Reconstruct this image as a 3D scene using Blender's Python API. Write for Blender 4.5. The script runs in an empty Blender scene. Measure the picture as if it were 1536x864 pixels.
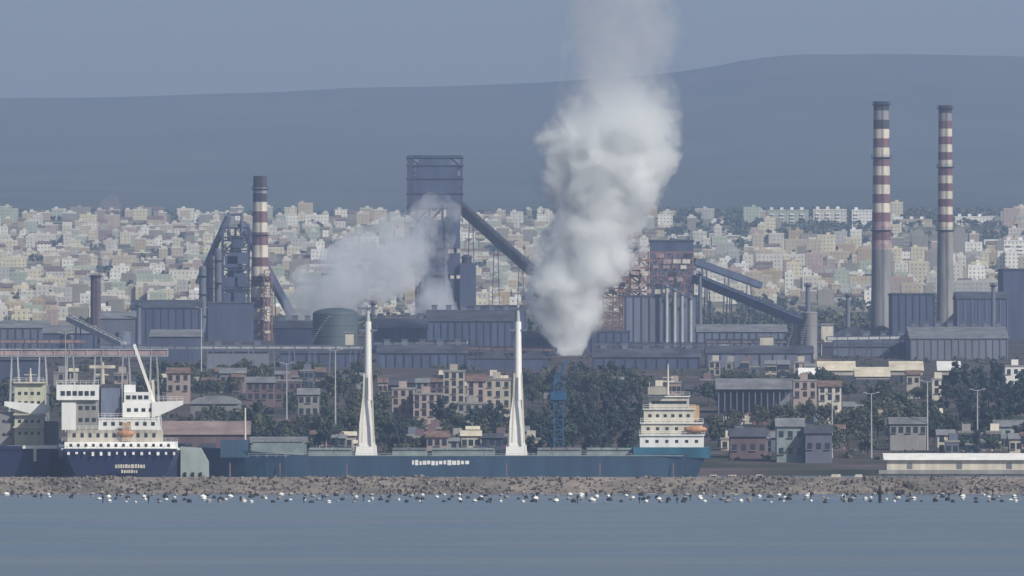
import bpy, bmesh, math, random
from mathutils import Vector, Matrix, noise
C = bpy.context.scene
COL = C.collection
PI = math.pi
F = 14040.0      # focal length in photograph pixels
CH = 24.0        # camera height above the water
HY = 582.0       # photograph row of the horizon
# ---------------------------------------------------------------- camera, sky, sun, exposure
cam = bpy.data.cameras.new('camera'); co = bpy.data.objects.new('camera', cam); COL.objects.link(co); C.camera = co
cam.lens = F/1536*36; cam.clip_start = 5; cam.clip_end = 60000
co.location = (0, 0, CH); co.rotation_euler = (PI/2 + math.atan((HY-432)/F), 0, 0)
SUN_EL, SUN_AZ = 36, 134
w = bpy.data.worlds.new('World'); C.world = w; w.use_nodes = True
sky = w.node_tree.nodes.new('ShaderNodeTexSky'); sky.sky_type = 'NISHITA'; sky.sun_disc = False
sky.sun_elevation = math.radians(SUN_EL); sky.sun_rotation = math.radians(SUN_AZ)
sky.altitude = 0; sky.air_density = 0.85; sky.dust_density = 2.2; sky.ozone_density = 0.4
hs = w.node_tree.nodes.new('ShaderNodeHueSaturation'); hs.inputs['Saturation'].default_value = .8
w.node_tree.links.new(sky.outputs[0], hs.inputs['Color']); w.node_tree.links.new(hs.outputs[0], w.node_tree.nodes['Background'].inputs[0])
w.node_tree.nodes['Background'].inputs[1].default_value = 0.07
sl = bpy.data.lights.new('sun', 'SUN'); sl.energy = 4.6; sl.angle = math.radians(.5); sl.color = (1, .95, .87)
so = bpy.data.objects.new('sun', sl); COL.objects.link(so)
a, e = math.radians(SUN_AZ), math.radians(SUN_EL)
sd = Vector((math.sin(a)*math.cos(e), math.cos(a)*math.cos(e), math.sin(e)))
so.rotation_euler = (-sd).to_track_quat('-Z', 'Y').to_euler()
C.view_settings.view_transform = 'Standard'; C.view_settings.look = 'None'
C.view_settings.exposure = 0.0; C.view_settings.gamma = 1
C.cycles.use_denoising = True
C.cycles.max_bounces = 10; C.cycles.diffuse_bounces = 2; C.cycles.glossy_bounces = 2
C.cycles.volume_bounces = 8; C.cycles.transparent_max_bounces = 12
C.cycles.volume_max_steps = 256
R = random.Random(7)

# ---------------------------------------------------------------- helpers
def X(px, D): return (px-768)/F*D
def Z(py, D): return CH + (HY-py)/F*D
def PXM(D): return F/D          # photograph pixels per metre

class M:
    """collects faces; build() links them as one mesh"""
    def __init__(s): s.v = []; s.f = []; s.m = []; s.mi = 0; s.sm = []
    def add(s, vs, fs, smooth=False):
        n = len(s.v); s.v += [tuple(p) for p in vs]
        for f in fs: s.f.append(tuple(n+i for i in f)); s.m.append(s.mi); s.sm.append(smooth)
        return s
    def box(s, x0, x1, y0, y1, z0, z1):
        if x1 < x0: x0, x1 = x1, x0
        if y1 < y0: y0, y1 = y1, y0
        if z1 < z0: z0, z1 = z1, z0
        return s.add([(x0,y0,z0),(x1,y0,z0),(x1,y1,z0),(x0,y1,z0),(x0,y0,z1),(x1,y0,z1),(x1,y1,z1),(x0,y1,z1)],
              [(0,3,2,1),(4,5,6,7),(0,1,5,4),(1,2,6,5),(2,3,7,6),(3,0,4,7)])
    def bar(s, p, q, w, h=None):
        h = h or w; p = Vector(p); q = Vector(q); d = (q-p).normalized()
        up = Vector((0,0,1)) if abs(d.z) < .95 else Vector((0,1,0))
        a = d.cross(up).normalized()*w/2; b = d.cross(a).normalized()*h/2
        vs = [c+i*a+j*b for c in (p, q) for i, j in ((-1,-1),(1,-1),(1,1),(-1,1))]
        return s.add(vs, [(0,1,2,3),(7,6,5,4),(0,4,5,1),(1,5,6,2),(2,6,7,3),(3,7,4,0)])
    def tube(s, p, q, r0, r1=None, n=12, cap=True):
        r1 = r0 if r1 is None else r1; p = Vector(p); q = Vector(q); d = (q-p).normalized()
        up = Vector((0,0,1)) if abs(d.z) < .95 else Vector((0,1,0))
        a = d.cross(up).normalized(); b = d.cross(a).normalized(); vs = []
        for c, r in ((p, r0), (q, r1)):
            vs += [c + a*r*math.cos(2*PI*i/n) + b*r*math.sin(2*PI*i/n) for i in range(n)]
        s.add(vs, [(i, (i+1) % n, n+(i+1) % n, n+i) for i in range(n)], True)
        if cap: s.add(vs, [tuple(range(n))[::-1], tuple(range(n, 2*n))])
        return s
    def lathe(s, c, prof, n=20):
        c = Vector(c); vs = []
        for r, z in prof: vs += [c + Vector((r*math.cos(2*PI*i/n), r*math.sin(2*PI*i/n), z)) for i in range(n)]
        fs = [(k*n+i, k*n+(i+1) % n, (k+1)*n+(i+1) % n, (k+1)*n+i) for k in range(len(prof)-1) for i in range(n)]
        return s.add(vs, fs, True)
    def prism(s, pts, y0, y1):
        """polygon in x,z pushed along y"""
        n = len(pts); vs = [(x, y0, z) for x, z in pts] + [(x, y1, z) for x, z in pts]
        return s.add(vs, [tuple(range(n)), tuple(range(n, 2*n))[::-1]] + [(i, n+i, n+(i+1) % n, (i+1) % n) for i in range(n)])
    def prismx(s, pts, x0, x1):
        """polygon in y,z pushed along x"""
        n = len(pts); vs = [(x0, y, z) for y, z in pts] + [(x1, y, z) for y, z in pts]
        return s.add(vs, [tuple(range(n))[::-1], tuple(range(n, 2*n))] + [(i, (i+1) % n, n+(i+1) % n, n+i) for i in range(n)])
    def pbox(s, px0, px1, py0, py1, D, depth):
        return s.box(X(px0, D), X(px1, D), D, D+depth, Z(py1, D), Z(py0, D))
    def build(s, name, mats, parent=None, world=True, **k):
        me = bpy.data.meshes.new(name)
        off = ORG.get(parent.name, Vector()) if (parent is not None and world) else Vector()
        me.from_pydata([tuple(Vector(p)-off) for p in s.v], [], s.f)
        for m in (mats if isinstance(mats, (list, tuple)) else [mats]): me.materials.append(m)
        me.polygons.foreach_set('material_index', s.m); me.polygons.foreach_set('use_smooth', s.sm)
        me.update()
        o = bpy.data.objects.new(name, me); COL.objects.link(o)
        if parent is not None:
            o.parent = parent; ORG[o.name] = off
        for a_, b_ in k.items(): o[a_] = b_
        return o
ORG = {}
def thing(name, label, cat, loc=(0,0,0), rotz=0, group=None):
    o = bpy.data.objects.new(name, None); COL.objects.link(o); o.location = loc; o.rotation_euler = (0,0,rotz)
    o.empty_display_size = .5
    o['label'] = label; o['category'] = cat
    if group: o['group'] = group
    ORG[o.name] = Vector(loc); return o
def tag(o, label, cat, group=None):
    o['label'] = label; o['category'] = cat
    if group: o['group'] = group
    return o
def copy_tree(o, parent=None):
    c = o.copy(); COL.objects.link(c)
    if parent is not None: c.parent = parent
    for ch in list(KIDS(o)): copy_tree(ch, c)
    return c
def KIDS(o): return [x for x in o.children]

# ---------------------------------------------------------------- materials
MC = {}
def mat(name, col, rough=.8, var=.25, scale=.3, metal=0, streak=False, spec=.3, col2=None, detail=5):
    """base colour broken up by two layers of noise; streak stretches the stains downwards"""
    if name in MC: return MC[name]
    m = bpy.data.materials.new(name); m.use_nodes = True; nt = m.node_tree; N = nt.nodes; L = nt.links
    b = N['Principled BSDF']; b.inputs['Roughness'].default_value = rough; b.inputs['Metallic'].default_value = metal
    b.inputs['Specular IOR Level'].default_value = spec
    tc = N.new('ShaderNodeTexCoord'); mp = N.new('ShaderNodeMapping'); L.new(tc.outputs['Object'], mp.inputs[0])
    mp.inputs['Scale'].default_value = (1, 1, .18) if streak else (1, 1, 1)
    n1 = N.new('ShaderNodeTexNoise'); n1.inputs['Scale'].default_value = scale; n1.inputs['Detail'].default_value = detail
    n1.inputs['Roughness'].default_value = .65; L.new(mp.outputs[0], n1.inputs['Vector'])
    cr = N.new('ShaderNodeValToRGB'); L.new(n1.outputs['Fac'], cr.inputs[0])
    c2 = col2 or tuple(c*(1-2*var) for c in col)
    cr.color_ramp.elements[0].position = .34; cr.color_ramp.elements[1].position = .66
    cr.color_ramp.elements[0].color = (*[max(0, c) for c in c2], 1); cr.color_ramp.elements[1].color = (*col, 1)
    oi = N.new('ShaderNodeObjectInfo'); hv = N.new('ShaderNodeHueSaturation')
    mr = N.new('ShaderNodeMapRange'); mr.inputs['To Min'].default_value = .88; mr.inputs['To Max'].default_value = 1.1
    L.new(oi.outputs['Random'], mr.inputs[0]); L.new(mr.outputs[0], hv.inputs['Value'])
    L.new(cr.outputs[0], hv.inputs['Color']); L.new(hv.outputs[0], b.inputs['Base Color'])
    m['out'] = hv.name; MC[name] = m; return m
def winmat(name, col, pu=3.0, pv=3.0, wu=.36, wv=.4, glass=(.2,.21,.21), var=.12):
    """painted wall with a grid of window openings in object space"""
    if name in MC: return MC[name]
    m = mat(name, col, .85, var, .25, streak=True); nt = m.node_tree; N = nt.nodes; L = nt.links; b = N['Principled BSDF']
    tc = N.new('ShaderNodeTexCoord'); sx = N.new('ShaderNodeSeparateXYZ'); L.new(tc.outputs['Object'], sx.inputs[0])
    def mth(op, a_, b_=None):
        n = N.new('ShaderNodeMath'); n.operation = op
        for i, q in enumerate((a_, b_)):
            if q is None: continue
            if isinstance(q, (int, float)): n.inputs[i].default_value = q
            else: L.new(q, n.inputs[i])
        return n.outputs[0]
    u = mth('ADD', sx.outputs[0], sx.outputs[1]); fu = mth('FRACT', mth('DIVIDE', u, pu)); fv = mth('FRACT', mth('DIVIDE', sx.outputs[2], pv))
    k = mth('MULTIPLY', mth('LESS_THAN', mth('ABSOLUTE', mth('SUBTRACT', fu, .5)), wu/2), mth('LESS_THAN', mth('ABSOLUTE', mth('SUBTRACT', fv, .55)), wv/2))
    ge = N.new('ShaderNodeNewGeometry'); sn = N.new('ShaderNodeSeparateXYZ'); L.new(ge.outputs['Normal'], sn.inputs[0])
    k = mth('MULTIPLY', k, mth('LESS_THAN', mth('ABSOLUTE', sn.outputs[2]), .5))
    mx = N.new('ShaderNodeMix'); mx.data_type = 'RGBA'; L.new(k, mx.inputs['Factor'])
    L.new(N[m['out']].outputs[0], mx.inputs['A']); mx.inputs['B'].default_value = (*glass, 1)
    L.new(mx.outputs['Result'], b.inputs['Base Color']); return m
STEEL = mat('dark_steel', (.06,.075,.12), .6, .3, .15, streak=True)
STEEL2 = mat('blue_grey_steel', (.14,.17,.24), .6, .25, .2, streak=True, col2=(.1,.1,.12))
PALEST = mat('pale_steel', (.45,.47,.48), .5, .2, .3, streak=True)
RUST = mat('rusty_steel', (.26,.15,.13), .8, .3, .3, col2=(.12,.08,.08))
PINKST = mat('pinkish_steel', (.42,.31,.32), .8, .25, .3)
CLAD = mat('dark_cladding', (.075,.1,.17), .7, .3, .16, streak=True, col2=(.045,.055,.09))
CLAD2 = mat('grey_cladding', (.2,.22,.26), .7, .2, .06, streak=True)
ROOFD = mat('dark_roof', (.09,.1,.13), .8, .3, .1)
ROOFG = mat('grey_roof', (.24,.25,.27), .8, .25, .15)
ROOFC = mat('cream_roof', (.72,.66,.52), .7, .2, .15)
ROOFP = mat('pinkish_roof', (.3,.23,.22), .85, .2, .15)
ROOFT = mat('tiled_roof', (.23,.155,.13), .85, .3, .4)
CONC = mat('concrete', (.34,.335,.32), .9, .25, .15, streak=True)
CONCD = mat('stained_concrete', (.27,.27,.27), .9, .25, .12, streak=True)
WHITEP = mat('white_paint', (.82,.82,.79), .45, .1, .3, streak=True)
WHITES = mat('stained_white_paint', (.64,.6,.5), .6, .2, .3, streak=True)
SOOTW = mat('sooty_white_paint', (.3,.3,.32), .7, .25, .2, streak=True)
REDP = mat('faded_red_paint', (.2,.11,.125), .7, .25, .2, streak=True)
SOOT = mat('sooty_brick', (.07,.07,.085), .85, .3, .2, streak=True)
HULLB = mat('blue_hull_paint', (.035,.08,.13), .45, .25, .2, streak=True, col2=(.03,.05,.085))
HULLT = mat('teal_hull_paint', (.05,.17,.25), .4, .25, .15, streak=True)
HULLN = mat('navy_hull_paint', (.02,.035,.1), .4, .3, .3, streak=True, col2=(.03,.03,.05))
BOOT = mat('dark_boot_topping', (.05,.035,.04), .6, .3, .3)
HATCH = mat('grey_green_hatch', (.25,.31,.31), .6, .2, .3)
DECKM = mat('deck_grey', (.18,.2,.22), .7, .2, .3)
GLASS = mat('window_glass', (.03,.04,.05), .15, .2, 1, spec=.6)
ORANGE = mat('orange_paint', (.5,.27,.14), .5, .15, .5)
TANP = mat('tan_paint', (.45,.31,.18), .6, .15, .5)
BLUEP = mat('blue_crane_paint', (.03,.1,.22), .5, .2, .3)
YELG = mat('yellow_grey_paint', (.5,.5,.38), .6, .15, .3, streak=True)
DOLPH = mat('pale_green_concrete', (.36,.42,.4), .85, .2, .2, streak=True)
BLACK = mat('black_rubber', (.02,.02,.022), .7, .2, 2)
ROCK = mat('mole_rock', (.22,.19,.17), .95, .3, .5, col2=(.12,.105,.095))
TANK = mat('dark_green_tank', (.075,.105,.11), .6, .2, .1, streak=True)
BARK = mat('bark', (.1,.075,.055), .9, .3, 1)
LEAF = mat('dark_green_leaves', (.05,.075,.04), .7, .3, .5, col2=(.02,.035,.025))
LEAF3 = mat('blue_green_leaves', (.03,.055,.045), .7, .3, .5, col2=(.012,.022,.025))
LEAF2 = mat('olive_green_leaves', (.085,.095,.05), .7, .3, .5, col2=(.04,.05,.03))
PEACH = mat('peach_render', (.4,.32,.29), .9, .15, .3, streak=True)
BEIGE = mat('beige_render', (.42,.39,.33), .9, .15, .3, streak=True)
REDB = mat('dull_red_render', (.16,.115,.125), .9, .2, .3, streak=True)

# ---------------------------------------------------------------- ground, water, hills
PROF = [(2560,1.6),(2600,3),(2800,9),(3100,17),(3400,26),(4000,37),(4500,47),(5200,57),(5900,66),(7000,104),(8000,150),(8600,181),(9300,196),(10000,215),(11000,262),(12500,355),(14000,470),(14600,480),(17000,470)]
RIDGE = [(-300,140),(0,150),(200,146),(400,139),(520,132),(700,128),(830,124),(960,112),(1060,101),(1120,90),(1200,84),(1300,82),(1400,84),(1536,86),(1700,92),(2000,120)]
def interp(T, x):
    if x <= T[0][0]: return T[0][1]
    for (a_, b_), (c_, d_) in zip(T, T[1:]):
        if x <= c_: return b_ + (d_-b_)*(x-a_)/(c_-a_)
    return T[-1][1]
def zt(x, D):
    z = interp(PROF, D)
    if D > 9300:
        px = 768 + x/D*F
        zr = Z(interp(RIDGE, px), 14000)
        t = (min(D, 14000)-9300)/4700
        z = z + (zr-470)*t*t
        z += noise.noise(Vector((x/700, D/900, 3)))*26*min(1, t*3)*(1 if D < 13500 else .15) + noise.noise(Vector((x/160, D/260, 9)))*5*min(1, t*3)
    elif D > 2620:
        z += noise.noise(Vector((x/120, D/160, 0)))*1.6*min(1, (D-2620)/200)
    return z
def on(px, D): x = X(px, D); return (x, D, zt(x, D))

Ds = [2560,2575,2590,2620] + [2650+50*i for i in range(40)] + [4700+100*i for i in range(46)] + [9350+150*i for i in range(52)]
xs = sorted(set([-9000,-7000,-5000,-4000,-3200,-2600,-2100] + [-1700+ 34*i for i in range(101)] + [2100,2600,3200,4000,5000,7000,9000]))
gm = M(); nx = len(xs)
for D in Ds:
    for x in xs: gm.v.append((x, D, zt(x, D)))
for j in range(len(Ds)-1):
    for i in range(nx-1):
        k = j*nx+i; gm.f.append((k, k+1, k+nx+1, k+nx)); gm.sm.append(True); gm.m.append(1 if Ds[j] >= 9350 else 0)
# quay face down to the sea bed
for i in range(nx-1):
    k = len(gm.v); gm.v += [(xs[i], 2560, -6), (xs[i+1], 2560, -6)]
    gm.f.append((i, k, k+1, i+1)); gm.sm.append(False); gm.m.append(0)
def ground_mat():
    m = bpy.data.materials.new('scrub_and_soil'); m.use_nodes = True; nt = m.node_tree; N = nt.nodes; L = nt.links
    b = N['Principled BSDF']; b.inputs['Roughness'].default_value = .95; b.inputs['Specular IOR Level'].default_value = .1
    tc = N.new('ShaderNodeTexCoord')
    def nz(s, d=5, sc=(1,1,1)):
        mp = N.new('ShaderNodeMapping'); mp.inputs['Scale'].default_value = sc; L.new(tc.outputs['Object'], mp.inputs[0])
        n = N.new('ShaderNodeTexNoise'); n.inputs['Scale'].default_value = s; n.inputs['Detail'].default_value = d; L.new(mp.outputs[0], n.inputs[0]); return n.outputs['Fac']
    def ramp(f, *st):
        r = N.new('ShaderNodeValToRGB'); L.new(f, r.inputs[0]); el = r.color_ramp.elements
        while len(el) < len(st): el.new(.5)
        for q, (p, c) in zip(el, st): q.position = p; q.color = (*c, 1)
        return r.outputs[0]
    near = ramp(nz(.03, 6), (.3,(.03,.04,.03)), (.47,(.065,.062,.05)), (.6,(.1,.078,.085)), (.75,(.16,.13,.125)))
    town = ramp(nz(.035, 6, (1,.35,1)), (.3,(.07,.09,.055)), (.45,(.16,.16,.11)), (.6,(.28,.25,.18)), (.75,(.36,.33,.25)))
    sp = N.new('ShaderNodeSeparateXYZ'); L.new(tc.outputs['Object'], sp.inputs[0])
    mr = N.new('ShaderNodeMapRange'); mr.inputs['From Min'].default_value = 5100; mr.inputs['From Max'].default_value = 5800; L.new(sp.outputs[1], mr.inputs[0])
    mx = N.new('ShaderNodeMix'); mx.data_type = 'RGBA'; L.new(mr.outputs[0], mx.inputs['Factor']); L.new(near, mx.inputs['A']); L.new(town, mx.inputs['B'])
    L.new(mx.outputs['Result'], b.inputs['Base Color']); return m
hillm = mat('wooded_hill', (.085,.09,.075), .95, .25, .003, col2=(.05,.06,.05), spec=.05, detail=8)
g = gm.build('ground', [ground_mat(), hillm]); g['kind'] = 'structure'

def water_mat():
    m = bpy.data.materials.new('sea_water'); m.use_nodes = True; nt = m.node_tree; N = nt.nodes; L = nt.links
    b = N['Principled BSDF']; b.inputs['Base Color'].default_value = (.06,.09,.12,1); b.inputs['Roughness'].default_value = .3
    b.inputs['IOR'].default_value = 1.33
    tc = N.new('ShaderNodeTexCoord'); mp = N.new('ShaderNodeMapping'); L.new(tc.outputs['Object'], mp.inputs[0]); mp.inputs['Scale'].default_value = (.3,1,1)
    n = N.new('ShaderNodeTexNoise'); n.inputs['Scale'].default_value = .35; n.inputs['Detail'].default_value = 4; L.new(mp.outputs[0], n.inputs[0])
    n2 = N.new('ShaderNodeTexNoise'); n2.inputs['Scale'].default_value = .012; n2.inputs['Detail'].default_value = 5
    mp2 = N.new('ShaderNodeMapping'); L.new(tc.outputs['Object'], mp2.inputs[0]); mp2.inputs['Scale'].default_value = (.12,1,1); L.new(mp2.outputs[0], n2.inputs[0])
    mr = N.new('ShaderNodeMapRange'); mr.inputs['From Min'].default_value=.35; mr.inputs['From Max'].default_value=.65; mr.inputs['To Min'].default_value = .3; mr.inputs['To Max'].default_value = .55; L.new(n2.outputs['Fac'], mr.inputs[0]); L.new(mr.outputs[0], b.inputs['Roughness'])
    cr = N.new('ShaderNodeValToRGB'); n3 = N.new('ShaderNodeTexNoise'); n3.inputs['Scale'].default_value = .09; n3.inputs['Detail'].default_value = 4; L.new(mp.outputs[0], n3.inputs[0])
    ad = N.new('ShaderNodeMix'); ad.inputs['Factor'].default_value = .35; L.new(n2.outputs['Fac'], ad.inputs['A']); L.new(n3.outputs['Fac'], ad.inputs['B']); L.new(ad.outputs['Result'], cr.inputs[0])
    cr.color_ramp.elements[0].position=.35; cr.color_ramp.elements[1].position=.65
    cr.color_ramp.elements[0].color=(.1,.15,.205,1); cr.color_ramp.elements[1].color=(.175,.215,.255,1); L.new(cr.outputs[0], b.inputs['Base Color'])  # ripple streaks and silvery sheen painted into the water's base colour
    bp = N.new('ShaderNodeBump'); bp.inputs['Strength'].default_value = .45; bp.inputs['Distance'].default_value = .4
    L.new(n.outputs['Fac'], bp.inputs['Height']); L.new(bp.outputs[0], b.inputs['Normal']); return m
wm = M(); wm.add([(-9000,-800,0),(9000,-800,0),(9000,2600,0),(-9000,2600,0)], [(0,1,2,3)])
o = wm.build('sea_water', water_mat()); o['kind'] = 'structure'
bm_ = M(); bm_.add([(-9000,-800,-6),(9000,-800,-6),(9000,2600,-6),(-9000,2600,-6)], [(0,1,2,3)])

# ---------------------------------------------------------------- town on the slope
PAL = [('white',(.78,.77,.7)),('cream',(.62,.57,.4)),('pale grey',(.42,.42,.38)),('beige',(.48,.41,.29)),('pinkish',(.42,.32,.27)),('pale green',(.38,.43,.33)),('ochre',(.42,.33,.19)),('off-white',(.6,.58,.5)),('stone-coloured',(.26,.24,.19))]
WM = {n: winmat('facade_'+n.replace(' ','_').replace('-','_'), c) for n, c in PAL}
TR = {n: mat('trim_'+n.replace(' ','_').replace('-','_'), tuple(min(.8, q*1.12) for q in c), .85, .15, .3) for n, c in PAL}
ORD = ['first','second','third','fourth','fifth','sixth','seventh','eighth','ninth','tenth','eleventh','twelfth','thirteenth','fourteenth','fifteenth','sixteenth','seventeenth','eighteenth','nineteenth','twentieth','twenty-first','twenty-second','twenty-third','twenty-fourth','twenty-fifth','twenty-sixth','twenty-seventh','twenty-eighth','twenty-ninth','thirtieth']+['thirty-'+q for q in ('first','second','third','fourth','fifth','sixth','seventh','eighth','ninth')]+['fortieth']
SECT = [(-60,135,'left of the small dark chimney'),(135,300,'right of small dark chimney'),(300,412,'around the left striped chimney'),(412,600,'left of the lattice tower'),
        (600,700,'behind the lattice tower'),(700,800,'right of the lattice tower'),(1020,1300,'right of the big plume'),(1300,1425,'between the two tall chimneys'),(1425,1610,'right of the tall chimneys')]
NUMW = {1:'one',2:'two',3:'three',4:'four',5:'five',6:'six',7:'seven',8:'eight'}
def house_geo(x, D, wd, dp, st, kind, z0):
    """walls, then roof pieces: (mesh builder, name, material key)"""
    h = 3.0*st + .4; W = M(); W.box(x-wd/2, x+wd/2, D, D+dp, z0-4, z0+h); out = []
    if kind == 'gable':
        r = M(); r.prismx([(D-.5,z0+h),(D+dp+.5,z0+h),(D+dp/2,z0+h+dp*.22)], x-wd/2-.4, x+wd/2+.4); out.append(('roof', r, 'tile'))
    else:
        r = M()
        for a_ in ((x-wd/2-.1,x+wd/2+.1,D-.1,D+.3),(x-wd/2-.1,x+wd/2+.1,D+dp-.3,D+dp+.1),(x-wd/2-.1,x-wd/2+.3,D+.3,D+dp-.3),(x+wd/2-.3,x+wd/2+.1,D+.3,D+dp-.3)):
            r.box(a_[0],a_[1],a_[2],a_[3],z0+h-.01,z0+h+.9)
        out.append(('parapet', r, 'trim'))
        s = M(); sx = x+R.uniform(-.25,.25)*wd; s.box(sx-1.6, sx+1.6, D+dp*.35, D+dp*.35+3.5, z0+h, z0+h+2.6); out.append(('stair_hut', s, 'trim'))
    return W, out
cands = []
DROW = [5560+112*q for q in range(28)]
for ri, D in enumerate(DROW):
    for a_, b_ in ((-420,1980),):
        px = a_ + R.uniform(0, 25)
        while px < b_:
            right = px > 1000
            if right: st = R.choice([1,2,2,3,3,4,5]); wd = R.uniform(6, 16)
            else: st = R.choice([1,1,2,2,2,3,3]); wd = R.uniform(4.5, 13)
            if R.random() < .08: wd *= R.uniform(1.6,2.6); st = R.choice([1,2,2,3,4])
            if D > 8300 and R.random() < .4: st = max(st, 3); wd *= 1.2
            wpx = wd*PXM(D)
            gap = R.uniform(0, 8) if R.random() < .6 else R.uniform(8, 34)
            if (135 < px < 300 and D < 5900) or (px > 1000 and D < 6250) or (D > 7850 and (1150 < px < 1312 or 1340 < px < 1500)) or (1000 < px < 1140 and D > 7950 and R.random() < .75): px += 30; continue
            cx = px + wpx/2; DD = D + R.uniform(-70, 70)
            z = zt(X(cx, DD), DD)
            cands.append(dict(px=cx, D=DD, wd=wd, dp=R.uniform(8, 13), st=st, row=ri, kind='gable' if (R.random() < .3 and st < 3) else 'flat',
                              col=R.choices([p[0] for p in PAL], [4,4,4,4,1.6,3,1.4,4,5])[0], z=z, area=wpx*st*3*PXM(D)))
            px += wpx + gap
# the named landmarks of the skyline
FIX = [(1182,316,352,62,'pale green','long pale green apartment slab on the skyline, left end of the right-hand town',6),
       (1245,315,356,50,'off-white','off-white apartment slab on the skyline midway between plume and tall chimneys',6),
       (1293,316,350,30,'white','bright white apartment block on the skyline just left of tall striped chimney',6),
       (1372,330,375,52,'beige','broad beige apartment block on the skyline between the two tall chimneys',6),
       (1463,326,368,60,'white','white ribbed apartment slab on the skyline right of both tall chimneys',7),
       (1470,380,416,26,'cream','bright cream square tower block below the white ribbed slab',5),
       (1528,362,408,44,'white','large white block with dark band at the right edge of town',6)]
for c, y0, y1, wpx, col, lab, st in FIX:
    D = 8350 if y1 < 380 else 7300
    x = X(c, D); wd = wpx/PXM(D); z0 = Z(y1, D); z1 = Z(y0, D)
    t = thing('apartment_block', lab, 'apartment block', (x, D, z0), 0, 'apartment blocks and houses on the slope')
    W = M(); W.box(x-wd/2, x+wd/2, D, D+13, z0-25, z1); W.build('wall', WM[col], t)
    r = M(); r.box(x-wd/2-.3, x+wd/2+.3, D-.3, D+13.3, z1+.002, z1+.9); r.build('roof_slab', TR[col], t)
    for k in range(max(1, int(wd//9))):
        s = M(); sx = x-wd/2+4+9*k; s.box(sx-1.5, sx+1.5, D+4, D+8, z1+.9, z1+3.2); s.build('stair_hut', TR['white'], t)
        for l in range(1, st+1): b = M(); b.box(sx-1.8, sx+1.8, D-1.2, D-.003, z1-3*l-.8, z1-3*l+.2); b.build('balcony', TR['white'], t)
for q in cands: q['rk'] = q['row']//2
vis = [c for c in cands if any(s[0] <= c['px'] < s[1] for s in SECT) and -15 < c['px'] < 1551]
vis.sort(key=lambda c: -c['area']); keep = vis[:282]; ks = set(id(c) for c in keep)
bysr = {}
for c in sorted(keep, key=lambda c: c['px']):
    s = next(i for i, q in enumerate(SECT) if q[0] <= c['px'] < q[1]); bysr.setdefault((s, c['rk']), []).append(c)
for (s, row), L_ in bysr.items():
    for k, c in enumerate(L_):
        x = X(c['px'], c['D'])
        rows = sorted(r for (s2, r) in bysr if s2 == s)
        rw = ORD[rows.index(row)]
        kn = 'house' if c['st'] < 3 else 'block'
        lab = f"{c['col']} {kn}, {ORD[k]} from left in {rw} row, {SECT[s][2]}"
        W, out = house_geo(x, c['D'], c['wd'], c['dp'], c['st'], c['kind'], c['z'])
        t = thing('house' if c['st'] < 3 else 'apartment_block', lab, 'house' if c['st'] < 3 else 'apartment block', (x, c['D'], c['z']), 0, 'apartment blocks and houses on the slope')
        W.build('wall', WM[c['col']], t)
        for n, m_, k_ in out: m_.build(n, ROOFT if k_ == 'tile' else TR[c['col']], t)
rest = M(); keys = [p[0] for p in PAL]
for c in cands:
    if id(c) in ks: continue
    W, out = house_geo(X(c['px'], c['D']), c['D'], c['wd'], c['dp'], c['st'], c['kind'], c['z'])
    for q, mi in [(W, keys.index(c['col']))] + [(m_, len(keys) if k_ == 'tile' else len(keys)+1) for n, m_, k_ in out]:
        rest.mi = mi; rest.add(q.v, q.f)
o = rest.build('distant_houses', [WM[k] for k in keys]+[ROOFT, TR['off-white']]); o['kind'] = 'stuff'

# ---------------------------------------------------------------- trees
def leafy(cx, cy, cz, rx, rz, n, size, rr):
    """many small tilted leaf faces gathered in clumps"""
    m = M(); cl = []
    for _ in range(max(5, n//34)):
        u = Vector((rr.gauss(0,1), rr.gauss(0,1), rr.gauss(0,1))).normalized()*rr.uniform(.25,.9)
        cl.append((cx+u.x*rx, cy+u.y*rx, cz+u.z*rz, rr.uniform(.22,.42)*rx))
    g = rr.gauss; U = rr.uniform
    for _ in range(n):
        c = cl[int(rr.random()*len(cl))]; a, b, d = g(0,1), g(0,1), g(0,.8); l = (a*a+b*b+d*d)**.5+1e-6; q = (rr.random()**.4)*c[3]/l
        x, y, z = c[0]+a*q, c[1]+b*q, c[2]+d*q; a = a/l+U(-.7,.7); b = b/l+U(-.7,.7); d = d/l+U(-.3,.9); l = (a*a+b*b+d*d)**.5+1e-6; a /= l; b /= l; d /= l
        # two axes across the leaf's normal
        ux, uy, uz = U(-1,1), U(-1,1), U(-1,1); k = ux*a+uy*b+uz*d; ux -= k*a; uy -= k*b; uz -= k*d; l = (ux*ux+uy*uy+uz*uz)**.5+1e-6; sz = size*U(.6,1.4); ux *= sz/l; uy *= sz/l; uz *= sz/l
        vx, vy, vz = (b*uz-d*uy)*.6, (d*ux-a*uz)*.6, (a*uy-b*ux)*.6
        k = len(m.v); m.v += [(x-ux-vx,y-uy-vy,z-uz-vz), (x+ux-vx,y+uy-vy,z+uz-vz), (x+ux*.8+vx,y+uy*.8+vy,z+uz*.8+vz), (x-ux*.8+vx,y-uy*.8+vy,z-uz*.8+vz)]
        m.f.append((k,k+1,k+2,k+3)); m.m.append(m.mi); m.sm.append(False)
    return m
def tree_proto(seed, H, rx, rz, leaf, name='tree'):
    rr = random.Random(seed); t = thing(name, '', 'tree', (0,0,0))
    tr = M(); tr.tube((0,0,-.8), (.1,0,H*.35), .28, .2, 8); tr.tube((.1,0,H*.35), (.0,.1,H*.75), .2, .08, 6)
    for k in range(5):
        an = k*1.26+rr.random(); tr.tube((.05,0,H*(.3+.07*k)), (math.cos(an)*rx*.6, math.sin(an)*rx*.6, H*(.5+.08*k)), .11, .04, 5)
    tr.build('trunk', BARK, t)
    leafy(0, 0, H-rz, rx, rz, 750, .34, rr).build('crown', leaf, t)
    return t
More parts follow.
